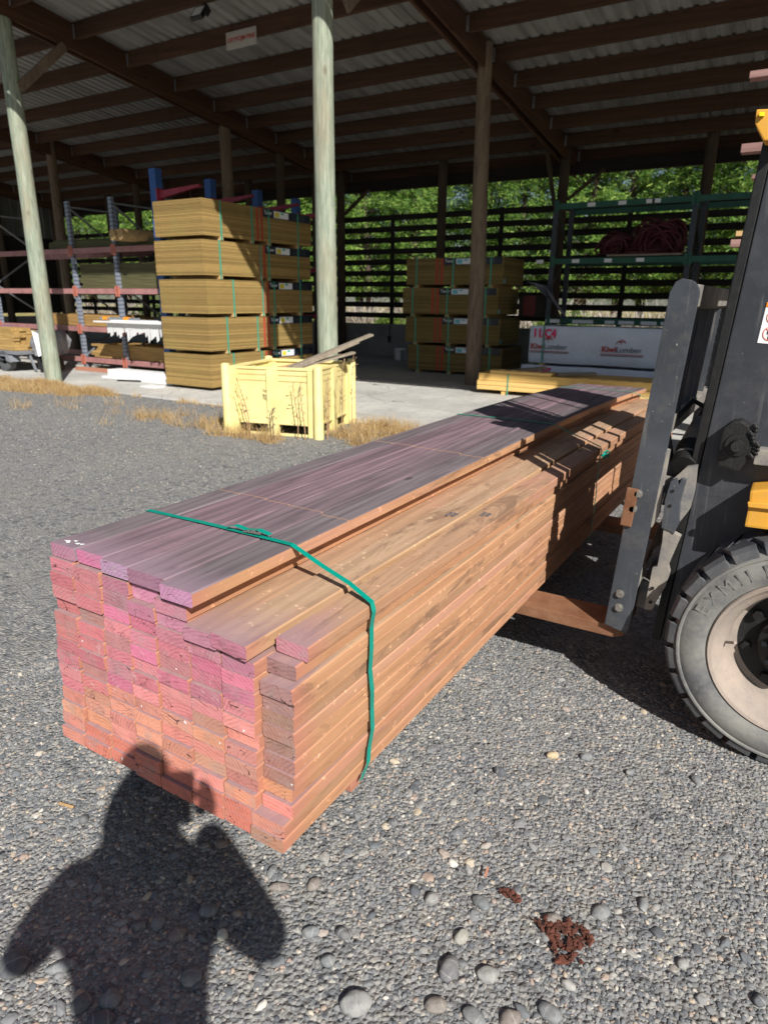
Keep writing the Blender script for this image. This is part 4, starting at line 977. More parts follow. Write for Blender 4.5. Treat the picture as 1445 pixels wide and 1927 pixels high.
# ================================================================ YELLOW BIN WITH PLANKS
bin_ = empty('bulk_bin', (-5.15, 6.36, 0), 'faded yellow plastic bulk bin standing in dry grass in front of the shed', 'bin', rz=radians(15))
BX0, BX1, BY0, BY1, BH = -5.71, -4.59, 5.80, 6.92, .77
m = MB(); th = .045
def wallp(m, a, b, z0, z1, inset):
    # wall from a to b (x, y), inset towards the middle of the bin
    d = Vector((b[0]-a[0], b[1]-a[1], 0)); L = d.length; d.normalize(); nrm = Vector((-d.y, d.x, 0))
    p = Vector((a[0], a[1], 0))+nrm*inset
    M = Matrix(((d.x, nrm.x, 0, p.x), (d.y, nrm.y, 0, p.y), (0, 0, 1, 0), (0, 0, 0, 1)))
    m.box((0, 0, z0), (L, .02, z1), 0, M); return M, L
cs = [(BX0, BY0), (BX1, BY0), (BX1, BY1), (BX0, BY1)]
for i in range(4):
    a, b = cs[i], cs[(i+1) % 4]; M_, L = wallp(m, a, b, .15, BH-.01, .03)
    for z in (.60, .665, .735): m.box((.04, -.0, z), (L-.04, .032, z+.032), 0, M_)
    m.box((.02, -.012, BH-.03), (L-.02, .045, BH), 0, M_)
    for u in (.0, L/2-.065, L-.13):
        m.box((u, -.025, 0), (u+.13, .034, BH-.032), 0, M_)
    m.box((.1, -.005, .135), (L-.1, .034, .165), 0, M_); m.box((.1, .0, .0), (L-.1, .03, .03), 0, M_)
m.box((BX0+.02, BY0+.02, .13), (BX1-.02, BY1-.02, .155)); 
sh_ = m.build('shell', M_bin, bin_, bevel=.008)
for (x, y) in cs: MB().tube([(x, y, 0), (x, y, BH+.01), (x, y, BH+.022), (x, y, BH+.03)], [.058, .05, .042, .015], 18).build('corner_post', M_bin, bin_, smooth=True)
txt = text_obj('7 27', .07, M_black, 'marking', bin_, frame((-5.24, 5.812, .47), (0, 0, -1), (1, 0, 0)), .001)
def plank(p, q, w_, t, mat, label, i): 
    o = MB().bar(p, q, w_, t).build('scrap_plank', mat, None, loc=p); return tag(o, label, 'plank', 'scrap planks in the yellow bin')
plank((-5.05, 6.0, .70), (-4.40, 6.95, 1.10), .12, .022, M_weath, 'longest grey plank leaning out of the yellow bin, rising highest', 0)
plank((-5.0, 5.9, .66), (-4.5, 6.8, 1.02), .10, .022, M_weath, 'wide grey plank just under the longest one in the yellow bin', 1)
plank((-5.25, 6.1, .66), (-4.8, 6.9, .84), .05, .04, M_weath, 'narrow grey batten inside the yellow bin, left of the wide planks', 2)
plank((-5.0, 5.95, .70), (-4.52, 6.75, .90), .10, .02, M_weath, 'short plank resting on the right rim of the yellow bin', 3)
plank((-5.4, 6.05, .68), (-4.9, 6.6, .80), .05, .03, M_side, 'brown batten lying low across the inside of the yellow bin', 4)

# ================================================================ YELLOW PINE PACK, WRAPPED PACKS, GREEN RACK
yp = empty('pine_pack', (-3.0, 10.65, SZ), 'pack of bright yellow pine boards with green strap, right of the brown pole', 'lumber pack', rz=radians(2.5))
z = SZ+.07; hts = [.075, .075, .12]
for k in range(3):
    for c in range(4):
        j = random.uniform(-.015, .015)
        MB().box((-4.52+j+.02*(k == 2), 10.45+c*.2, z), (-.6, 10.45+c*.2+.194, z+hts[k]-.006)).build('board', M_ybeam, yp, bevel=.004)
    z += hts[k]
MB().box((-4.3, 10.45, z), (-3.3, 10.65, z+.045)).build('board', M_ybeam, yp, bevel=.004)
for x in (-4.1, -2.4, -1.0): MB().box((x, 10.47, SZ), (x+.09, 11.2, SZ+.068)).build('bearer', M_ybeam, yp)
m = MB(); m.box((-4.0, 10.442, SZ+.0), (-3.98, 10.449, z+.001)); m.box((-4.0, 10.442, z+.0015), (-3.98, 11.25, z+.005)); m.build('strap', M_strap_old, yp)
for x in (-3.05,): o = MB().bar((-3.25, 10.6, z+.025), (-2.75, 11.0, z+.03), .09, .045).build('batten', M_weath, None, loc=(-3, 11, z)); tag(o, 'short dark batten lying on the yellow pine pack near the forklift', 'batten', 'battens on the yellow pack')
o = MB().bar((-4.05, 10.65, z+.025), (-3.6, 11.1, z+.07), .09, .045).build('batten', M_weath, None, loc=(-3.8, 11, z)); tag(o, 'short dark batten on the yellow pine pack, close to its green strap', 'batten', 'battens on the yellow pack')
def wrapped(x0, x1, y0, y1, z0, z1, label, rz):
    root = empty('wrapped_pack', ((x0+x1)/2, (y0+y1)/2, z0), label, 'wrapped pack', 'plastic wrapped lumber packs', rz=rz)
    m = MB(); n1, n2 = 60, 14
    for j in range(n2+1):
        for i in range(n1+1):
            x = x0+(x1-x0)*i/n1; z = z0+(z1-z0)*j/n2; e = .03*(1-min(1, min(j, n2-j)/1.5))+.03*(1-min(1, min(i, n1-i)/1.0))
            m.v.append(Vector((x, y0+e+.010*mnoise.noise(Vector((x*5, z*7, z0*9)))+.006*mnoise.noise(Vector((x*19, z*23, 3))), z+.01*mnoise.noise(Vector((x*2, 7, z0)))*(j in (0, n2)))))
    for j in range(n2):
        for i in range(n1): a = j*(n1+1)+i; m.f.append((a, a+1, a+n1+2, a+n1+1)); m.m.append(0)
    m.build('front_wrap', M_wrap, root, smooth=True)
    MB().box((x0+.01, y0+.035, z0+.012), (x1-.01, y1, z1-.006)).build('wrapped_block', M_wrap, root, bevel=.03)
    for x in (x0+.2, (x0+x1)/2+.4): MB().box((x, y0+.04, z0-.05), (x+.09, y1-.02, z0+.011)).build('bearer', M_bearer, root)
    return root
w1 = wrapped(-4.30, .7, 12.2, 13.3, .43, 1.075, 'plastic wrapped lumber pack with red and grey lettering and pink spray numbers, upper of two', radians(2))
def logo(x, z):
    o0 = (x, 12.17, z)
    text_obj('Kiwi', .135, M_ink_red, 'lettering', w1, frame((x-.155, 12.178, z), (1, 0, 0), (0, 0, 1)), .001, bold=.004)
    text_obj('Lumber', .135, M_ink_grey, 'lettering', w1, frame((x+.175, 12.178, z), (1, 0, 0), (0, 0, 1)), .001)
    MB().box((x-.29, 12.174, z-.085), (x+.42, 12.179, z-.073)).build('red_line', M_ink_red, w1)
    MB().box((x-.29, 12.174, z-.107), (x+.42, 12.179, z-.098)).build('grey_line', M_ink_grey, w1)
    m = MB(); m.tube([(x-.05, 12.176, z+.09), (x-.02, 12.176, z+.135), (x+.04, 12.176, z+.145), (x+.10, 12.176, z+.14), (x+.125, 12.176, z+.105)], [.003, .008, .010, .008, .003], 8)
    m.tube([(x+.03, 12.176, z+.14), (x+.045, 12.176, z+.085)], [.011, .003], 8); m.tube([(x, 12.176, z+.15), (x+.05, 12.176, z+.175), (x+.11, 12.176, z+.16)], [.002, .004, .002], 6); m.build('emblem', M_ink_red, w1)
logo(-3.98, .72); logo(-2.72, .715)
text_obj('11/C4', .2, M_spray, 'spray_number', w1, frame((-4.02, 12.176, .945), (1, 0, 0), (0, .0, 1)), .001, bold=.009, sx=.85)
MB().box((-4.04, 12.165, .42), (-4.015, 12.178, 1.08)).build('strap', M_strap_old, w1)
w2 = wrapped(-4.42, .6, 12.18, 13.3, .09, .385, 'blue white plastic wrapped lumber pack low on the floor, lower of two', radians(2))
text_obj('B 107', .13, M_spray, 'spray_number', w2, frame((-4.0, 12.156, .30), (1, 0, 0), (0, 0, 1)), .001, bold=.006)
M_dperf = simple('dark_upright', (.05, .06, .08), .5, .2, .5, 30, .1, dirt=(.25, .27, .3))
gr = pallet_rack([-4.42, -1.98, .5], 13.5, 14.5, 3.32, [1.13, 2.23, 3.20], 'dark rack with green beams carrying price labels in front of the slatted wall', M_greenb, M_greenb, 'green_rack', perf=M_dperf)
m = MB()
for z, xs in ((3.20, (-3.75, -3.2, -2.72, -2.62)), (2.23, (-4.65, -3.95, -3.35, -2.78)), (1.13, (-4.3, -3.85, -3.65, -3.2, -2.9, -2.5, -2.2))):
    for x in xs: 
        wq = random.choice((.06, .09, .14)) if z < 2 else .07; m.box((x-wq, 13.442, z-.032), (x+wq, 13.4475, z+.032))
m.build('price_label', M_label_wht, gr)
MB().box((-4.37, 13.55, 2.285), (-2.03, 14.45, 2.3)).build('shelf_board', M_slat, gr)
def tangle(cx, cy, cz, rx, rz_, n, mat, label, name):
    m = MB(); rnd = random.Random(cx)
    for k in range(n):
        c = Vector((cx+rnd.uniform(-.2, .2)*rx, cy+rnd.uniform(-.15, .15), cz+rnd.uniform(0, .35)*rz_)); ax = Vector((rnd.uniform(-.5, .5), rnd.uniform(-1, -.4), rnd.uniform(-.6, .8))).normalized(); u = ax.orthogonal().normalized(); v = ax.cross(u)
        r1, r2 = rnd.uniform(.3, .75)*rx, rnd.uniform(.4, .8)*rz_
        pts = []
        for i in range(19):
            a = 2*pi*i/18; p = c+u*cos(a)*r2*.8+v*sin(a)*r1*.7; p += Vector((mnoise.noise(p*6), mnoise.noise(p*6+Vector((9, 0, 0))), mnoise.noise(p*5)))*.04; p.z = max(p.z, cz-.02); p.y = min(max(p.y, cy-.42), cy+.4); pts.append(p)
        m.tube(pts, .021, 6)
    o = m.build(name, mat, None, loc=(cx, cy, cz), smooth=True); return tag(o, label, 'netting', 'coiled dark red hose on the green rack')
M_net = simple('dark_red_hose', (.085, .014, .022), .6, 0, .3, 5)
tangle(-3.32, 13.95, 2.38, .52, .42, 70, M_net, 'smaller tangled dark red coil on the green rack, the left one', 'hose_coil'); tangle(-2.62, 13.95, 2.38, .66, .74, 110, M_net, 'bigger heaped dark red coil on the green rack, the right one', 'hose_coil')
o = MB().box((-3.4, 13.5, 2.301), (-2.1, 14.4, 2.335)).build('pallet_board', M_weath, None, loc=(-2.7, 14, 2.3)); tag(o, 'thin pale board under the dark red coils on the green rack', 'board')
m = MB(); n1, n2 = 26, 18
for j in range(n2+1):
    v_ = j/n2
    for i in range(n1+1):
        u_ = i/n1; x = -4.86+.32*v_+(.44+.12*v_)*u_; z = 1.88-.10*u_-(.18+.42*u_)*v_; y = 13.3+.05*sin(u_*11+v_*3)+.04*mnoise.noise(Vector((u_*4, v_*3, 2)))+.04*v_
        m.v.append(Vector((x, y, z+.02*mnoise.noise(Vector((u_*5, v_*5, 7))))))
for j in range(n2):
    for i in range(n1): a = j*(n1+1)+i; m.f.append((a, a+1, a+n1+2, a+n1+1)); m.m.append(0)
o = m.build('hung_cloth', simple('grey_cloth', (.15, .155, .18), .8, 0, .3, 4), None, loc=(-4.5, 13.3, 1.3), smooth=True); md = o.modifiers.new('thickness', 'SOLIDIFY'); md.thickness = .006; tag(o, 'crumpled grey cloth draped at the left end of the green rack', 'cloth')
ob = empty('cardboard_box', (-4.85, 13.7, 1.2), 'dim brown box with a red panel left of the grey cloth', 'box')
MB().box((-5.05, 13.52, 1.19), (-4.5, 13.9, 1.62)).build('carton', M_slat, ob, bevel=.005); MB().box((-4.95, 13.514, 1.22), (-4.7, 13.5195, 1.6)).build('red_panel', simple('dim_red', (.12, .012, .01), .6), ob)

# ================================================================ TIMBER RACK BEHIND THE FORKLIFT
rk = empty('cantilever_rack', (.7, 6.5, 0), 'outdoor cantilever rack mostly hidden behind the forklift mast', 'rack')
for y in (6.1, 7.3):
    MB().box((1.0, y-.08, 0), (1.16, y+.08, 3.9)).build('column', M_blue, rk, bevel=.006)
    for z in (.42, 1.4, 2.05, 2.55, 2.95, 3.45): MB().box((-.3, y-.04, z-.05), (1.0, y+.04, z+.0)).build('arm', M_armred, rk)
M_bb = wood('purple_brown_board', (.33, .19, .17), (.17, .09, .08), (.4, .24, .2), 'X', 1)
items = [(142, 1410, .055, 'highest purple brown beam end showing right of the mast'), (280, 1394, .07, 'thick purple brown beam end below the yellow bracket'), (333, 1414, .035, 'thin brown board end just above the mast top edge'),
         (412, 1410, .10, 'pale stubby board ends stacked beside the mast edge'), (440, 1384, .045, 'bent pale board end left of the mast edge'), (458, 1374, .065, 'purple board end sticking out furthest left beside the mast'), (468, 1394, .05, 'short brown board end below the purple one beside the mast')]
for i, (y_, x_, t, lb) in enumerate(items):
    p = at(x_, y_, 1, 5.9); q = (p.x, 5.9, p.z)
    o = MB().box((p.x, 5.88, p.z-t*.4), (p.x+2.3, 5.99, p.z+t*.4)).build('stored_board', M_bb if i not in (3, 4) else M_bearer, None, loc=q, bevel=.004, ) ; tag(o, lb, 'board', 'board ends on the rack behind the mast')
loose_stack(-.62, 1.6, 5.9, 6.8, .5, 10, 6, .042, 'board_stack', M_side, 'stack of reddish boards glimpsed between the backrest and the mast', None, 'lumber', .03)
MB().box((-.4, 6.0, 0), (-.3, 6.7, .5)).box((1.2, 6.0, 0), (1.3, 6.7, .5)).build('trestle', M_weath, rk)

# ================================================================ THE PHOTOGRAPHER (behind the camera, casts the shadow)
PF = Vector((-sin(HEAD), cos(HEAD), 0)); PR = Vector((cos(HEAD), sin(HEAD), 0))
def body_pt(f, r_, z): return PF*f+PR*r_+Vector((0, 0, CAM_H+z))
def skin(name, nodes, edges, mat, parent, root=0, sub=2):
    me = bpy.data.meshes.new(name); off = Vector(parent.location) if parent else Vector((0, 0, 0))
    me.from_pydata([n[0]-off for n in nodes], edges, []); me.materials.append(mat)
    o = bpy.data.objects.new(name, me); COL.objects.link(o); o.parent = parent
    md = o.modifiers.new('skin', 'SKIN'); md.use_smooth_shade = True
    for i, n in enumerate(nodes):
        rr_ = n[1] if hasattr(n[1], '__len__') else (n[1], n[1]); me.skin_vertices[0].data[i].radius = rr_; me.skin_vertices[0].data[i].use_root = (i == root)
    s_ = o.modifiers.new('sub', 'SUBSURF'); s_.levels = sub; s_.render_levels = sub; return o
pl_ = body_pt(-.4, 0, -CAM_H)
per = empty('person', pl_, 'person in a dark hoodie holding up a phone, seen only as a shadow', 'person')
M_skin = simple('skin', (.5, .28, .19), .5, 0, .1, 9); M_cloth = simple('dark_cloth', (.03, .035, .05), .9, 0, .3, 20, .2); M_hair = simple('brown_hair', (.05, .03, .02), .7, 0, .3, 30)
nd = [(body_pt(-.40, 0, -.53), .135), (body_pt(-.40, 0, -.36), .14), (body_pt(-.39, 0, -.18), .155), (body_pt(-.38, 0, -.06), .14), (body_pt(-.365, 0, .03), .085), (body_pt(-.34, 0, .12), .075), (body_pt(-.32, 0, .22), .098), (body_pt(-.325, 0, .31), .09),
      (body_pt(-.38, -.19, -.04), .075), (body_pt(-.30, -.325, -.26), .056), (body_pt(-.13, -.14, -.12), .062), (body_pt(-.055, -.075, -.10), .046),
      (body_pt(-.38, .19, -.045), .075), (body_pt(-.29, .285, -.235), .058), (body_pt(-.13, .125, -.15), .062), (body_pt(-.055, .066, -.11), .050),
      (body_pt(-.41, -.10, -.63), .10), (body_pt(-.40, -.12, -1.02), .062), (body_pt(-.43, -.13, -1.40), .045), (body_pt(-.33, -.15, -1.455), .04), (body_pt(-.27, -.16, -1.465), .03),
      (body_pt(-.41, .10, -.63), .10), (body_pt(-.40, .12, -1.02), .062), (body_pt(-.43, .13, -1.40), .045), (body_pt(-.33, .15, -1.455), .04), (body_pt(-.27, .16, -1.465), .03)]
ed = [(0, 1), (1, 2), (2, 3), (3, 4), (4, 5), (5, 6), (6, 7), (3, 8), (8, 9), (9, 10), (10, 11), (3, 12), (12, 13), (13, 14), (14, 15), (0, 16), (16, 17), (17, 18), (18, 19), (19, 20), (0, 21), (21, 22), (22, 23), (23, 24), (24, 25)]
skin('body', nd, ed, M_cloth, per)
# face, ears and nose on the head; hood behind
m = MB(); hc = body_pt(-.315, 0, .235)
for i in range(13):
    ph = pi*i/12
    for j in range(20):
        th = 2*pi*j/20; dx, dy, dz = sin(ph)*cos(th), sin(ph)*sin(th), cos(ph)
        w2_ = .078*(1-.22*max(0, -dz)); fd = .098+.012*(dx > .9 and abs(dz) < .2)
        m.v.append(hc+PF*dx*fd+PR*dy*w2_+Vector((0, 0, dz*.122)))
for i in range(12):
    for j in range(20): m.f.append((i*20+j, i*20+(j+1) % 20, (i+1)*20+(j+1) % 20, (i+1)*20+j)); m.m.append(0)
for sgn in (-1, 1):
    m.tube([hc+PR*sgn*.076+Vector((0, 0, .03)), hc+PR*sgn*.086, hc+PR*sgn*.078-Vector((0, 0, .03))], [.012, .018, .010], 8)
m.tube([hc+PF*.095+Vector((0, 0, .02)), hc+PF*.122-Vector((0, 0, .025)), hc+PF*.10-Vector((0, 0, .035))], [.010, .014, .010], 8)
m.build('head', M_skin, per, smooth=True)
m = MB()
for sgn in (-1, 1): m.tube([hc+PF*.088+PR*sgn*.032+Vector((0, 0, .005)), hc+PF*.095+PR*sgn*.032+Vector((0, 0, .005))], .011, 10)
m.build('eyes', M_white, per, smooth=True)
MB().bar(hc+PF*.096-PR*.024-Vector((0, 0, .062)), hc+PF*.096+PR*.024-Vector((0, 0, .062)), .010, .010).build('mouth', simple('lips', (.4, .14, .12), .5), per, bevel=.003)
nodes = [(body_pt(-.355, 0, .30), .098), (body_pt(-.40, -.01, .20), .11), (body_pt(-.40, -.015, .10), .098), (body_pt(-.39, -.01, .0), .10)]
skin('hood', nodes, [(0, 1), (1, 2), (2, 3)], M_cloth, per)
def hand(sgn):
    # a palm with four curled fingers round the phone edge and a thumb behind it
    wr = body_pt(-.055, sgn*.070, -.085); pc = body_pt(-.030, sgn*.052, -.040)
    nodes = [(wr, .030), (pc, (.024, .040))]; edges = [(0, 1)]
    for k in range(4):
        zz = -.075+.022*k; b_ = body_pt(-.004, sgn*.060, zz); l = (.85, 1, .97, .8)[k]
        i0 = len(nodes); nodes += [(b_, .0095), (body_pt(.0005-.001, sgn*.053, zz+.004), .0085), (body_pt(-.0005, sgn*(.053-.022*l), zz+.008), .0075)]
        edges += [(1, i0), (i0, i0+1), (i0+1, i0+2)]
    i0 = len(nodes); nodes += [(body_pt(-.032, sgn*.055, -.02), .012), (body_pt(-.034, sgn*.035, -.005), .0105), (body_pt(-.030, sgn*.015, .005), .009)]; edges += [(1, i0), (i0, i0+1), (i0+1, i0+2)]
    return skin('hand', nodes, edges, M_skin, per, 0, 1)
hand(-1); hand(1)
Mph = Matrix(((PR.x, -PF.x, 0, 0), (PR.y, -PF.y, 0, 0), (0, 0, 1, 0), (0, 0, 0, 1)))
Mph = Matrix.Translation((0, 0, CAM_H)) @ Matrix(((PR.x, PF.x, 0, 0), (PR.y, PF.y, 0, 0), (0, 0, 1, 0), (0, 0, 0, 1))) @ Matrix.Rotation(-PITCH, 4, 'X')
ph_ = MB(); ph_.box((-.043, -.022, -.120), (.033, -.012, .032), 0, Mph); o = ph_.build('phone', M_black, None, loc=(0, 0, CAM_H-.08), bevel=.003); tag(o, 'black phone held up by the person whose shadow falls on the gravel', 'phone')

# ================================================================ GRAVEL
def gravel(name, x0, x1, y0, y1, dens, rmin, rmax, subd, seed, fade=None, flat=.6, smooth=True, zg=0.0):
    me = bpy.data.meshes.new(name); nx, ny_ = 24, 24; vs = []; fs = []
    for j in range(ny_+1):
        for i in range(nx+1): vs.append((x0+(x1-x0)*i/nx, y0+(y1-y0)*j/ny_, zg))
    for j in range(ny_):
        for i in range(nx): a = j*(nx+1)+i; fs.append((a, a+1, a+nx+2, a+nx+1))
    me.from_pydata(vs, [], fs); me.materials.append(M_pebble)
    o = bpy.data.objects.new(name, me); COL.objects.link(o)
    ng = bpy.data.node_groups.new(name, 'GeometryNodeTree'); ng.interface.new_socket('Geometry', in_out='INPUT', socket_type='NodeSocketGeometry'); ng.interface.new_socket('Geometry', in_out='OUTPUT', socket_type='NodeSocketGeometry')
    N = ng.nodes; L = ng.links; gi = N.new('NodeGroupInput'); go = N.new('NodeGroupOutput')
    ds = N.new('GeometryNodeDistributePointsOnFaces'); ds.distribute_method = 'RANDOM'; ds.inputs['Seed'].default_value = seed
    L.new(gi.outputs[0], ds.inputs['Mesh'])
    # patchy cover: more stones here, bare sand there
    ps = N.new('GeometryNodeInputPosition'); nz = N.new('ShaderNodeTexNoise'); nz.inputs['Scale'].default_value = 1.6; nz.inputs['Detail'].default_value = 3; L.new(ps.outputs[0], nz.inputs['Vector'])
    mr = N.new('ShaderNodeMapRange'); mr.inputs[1].default_value = .38; mr.inputs[2].default_value = .62; mr.inputs[3].default_value = .18*dens; mr.inputs[4].default_value = 1.25*dens
    L.new(nz.outputs[0], mr.inputs[0]); dens_out = mr.outputs[0]
    if fade:
        sx = N.new('ShaderNodeSeparateXYZ'); L.new(ps.outputs[0], sx.inputs[0]); m2 = N.new('ShaderNodeMapRange'); L.new(sx.outputs[1], m2.inputs[0])
        m2.inputs[1].default_value = fade[0]; m2.inputs[2].default_value = fade[1]; m2.inputs[3].default_value = 1; m2.inputs[4].default_value = fade[2]
        mm = N.new('ShaderNodeMath'); mm.operation = 'MULTIPLY'; L.new(dens_out, mm.inputs[0]); L.new(m2.outputs[0], mm.inputs[1]); dens_out = mm.outputs[0]
    L.new(dens_out, ds.inputs['Density'])
    js = N.new('GeometryNodeJoinGeometry'); g2i = N.new('GeometryNodeInstanceOnPoints')
    gti = N.new('GeometryNodeGeometryToInstance')
    for k in range(6):
        ico = N.new('GeometryNodeMeshIcoSphere'); ico.inputs[0].default_value = 1; ico.inputs[1].default_value = subd
        sp = N.new('GeometryNodeSetPosition'); L.new(ico.outputs[0], sp.inputs[0])
        p = N.new('GeometryNodeInputPosition'); ad = N.new('ShaderNodeVectorMath'); ad.operation = 'ADD'; ad.inputs[1].default_value = (k*7.3+seed, k*3.1, 5); L.new(p.outputs[0], ad.inputs[0])
        nn = N.new('ShaderNodeTexNoise'); nn.inputs['Scale'].default_value = .9; nn.inputs['Detail'].default_value = 2; L.new(ad.outputs[0], nn.inputs['Vector'])
        sb = N.new('ShaderNodeVectorMath'); sb.operation = 'SUBTRACT'; L.new(nn.outputs[1], sb.inputs[0]); sb.inputs[1].default_value = (.5, .5, .5)
        sc = N.new('ShaderNodeVectorMath'); sc.operation = 'SCALE'; L.new(sb.outputs[0], sc.inputs[0]); sc.inputs[3].default_value = 1.35; L.new(sc.outputs[0], sp.inputs['Offset'])
        tr_ = N.new('GeometryNodeTransform'); L.new(sp.outputs[0], tr_.inputs[0]); tr_.inputs['Scale'].default_value = (1, (.72, .6, .85, .5, .75, .9)[k], flat*(.9, 1.1, .7, .8, 1.0, .6)[k])
        sm = N.new('GeometryNodeSetShadeSmooth'); sm.inputs['Shade Smooth'].default_value = smooth; L.new(tr_.outputs[0], sm.inputs[0]); st = N.new('GeometryNodeSetMaterial'); L.new(sm.outputs[0], st.inputs[0]); st.inputs['Material'].default_value = M_pebble
        ti = N.new('GeometryNodeGeometryToInstance'); L.new(st.outputs[0], ti.inputs[0]); L.new(ti.outputs[0], js.inputs[0])
    L.new(ds.outputs['Points'], g2i.inputs['Points']); L.new(js.outputs[0], g2i.inputs['Instance']); g2i.inputs['Pick Instance'].default_value = True
    rv = N.new('FunctionNodeRandomValue'); rv.data_type = 'FLOAT_VECTOR'; rv.inputs[0].default_value = (-.35, -.35, 0); rv.inputs[1].default_value = (.35, .35, 6.283); L.new(rv.outputs[0], g2i.inputs['Rotation'])
    r1 = N.new('FunctionNodeRandomValue'); r1.data_type = 'FLOAT'; r1.inputs[2].default_value = 0; r1.inputs[3].default_value = 1; r1.inputs['Seed'].default_value = seed+5
    pw = N.new('ShaderNodeMath'); pw.operation = 'POWER'; L.new(r1.outputs[1], pw.inputs[0]); pw.inputs[1].default_value = 2.3
    ma = N.new('ShaderNodeMath'); ma.operation = 'MULTIPLY_ADD'; L.new(pw.outputs[0], ma.inputs[0]); ma.inputs[1].default_value = rmax-rmin; ma.inputs[2].default_value = rmin; L.new(ma.outputs[0], g2i.inputs['Scale'])
    jo = N.new('GeometryNodeJoinGeometry'); L.new(g2i.outputs[0], jo.inputs[0]); L.new(jo.outputs[0], go.inputs[0])
    md = o.modifiers.new('stones', 'NODES'); md.node_group = ng
    return o
tag(gravel('gravel', -2.6, .6, .35, 2.8, 13000, .0028, .0088, 2, 1, (1.2, 2.6, .8), .62), kind='stuff')
tag(gravel('gravel', -3.6, .9, 2.8, 5.2, 3600, .004, .0095, 1, 2, (3.4, 5.2, .4)), kind='stuff')
tag(gravel('gravel', -9.5, -1.0, 3.2, 7.0, 420, .006, .014, 1, 3), kind='stuff')
tag(gravel('gravel', -2.6, .6, .35, 2.8, 760, .0075, .0195, 3, 4, (.8, 2.0, .25), .5, True, -.001), kind='stuff')
# individual river stones
def stone(x, y, L_, W_, H_, rz, col, label, seed):
    bm = bmesh.new(); bmesh.ops.create_icosphere(bm, subdivisions=4, radius=1)
    for v in bm.verts:
        d = v.co.copy(); k = 1+.20*mnoise.noise(d*1.1+Vector((seed*3.7, 1, 2)))+.05*mnoise.noise(d*3+Vector((seed, 0, 5)))
        v.co = Vector((d.x*L_/2*k, d.y*W_/2*k, d.z*H_/2*(1+.2*mnoise.noise(d*1.3+Vector((0, seed, 0))))))
    me = bpy.data.meshes.new('stone'); bm.to_mesh(me); bm.free(); me.polygons.foreach_set('use_smooth', [True]*len(me.polygons)); me.materials.append(M_stone)
    o = bpy.data.objects.new('stone', me); COL.objects.link(o); o.location = (x, y, H_*.22); o.rotation_euler = (random.uniform(-.12, .12), random.uniform(-.12, .12), rz); o.color = (*col, 1)
    tag(o, label, 'stone', 'river stones in the gravel')
GR = (.17, .18, .185); LG = (.25, .25, .24); DK = (.09, .095, .105); TN = (.42, .33, .2); BR = (.2, .17, .15)
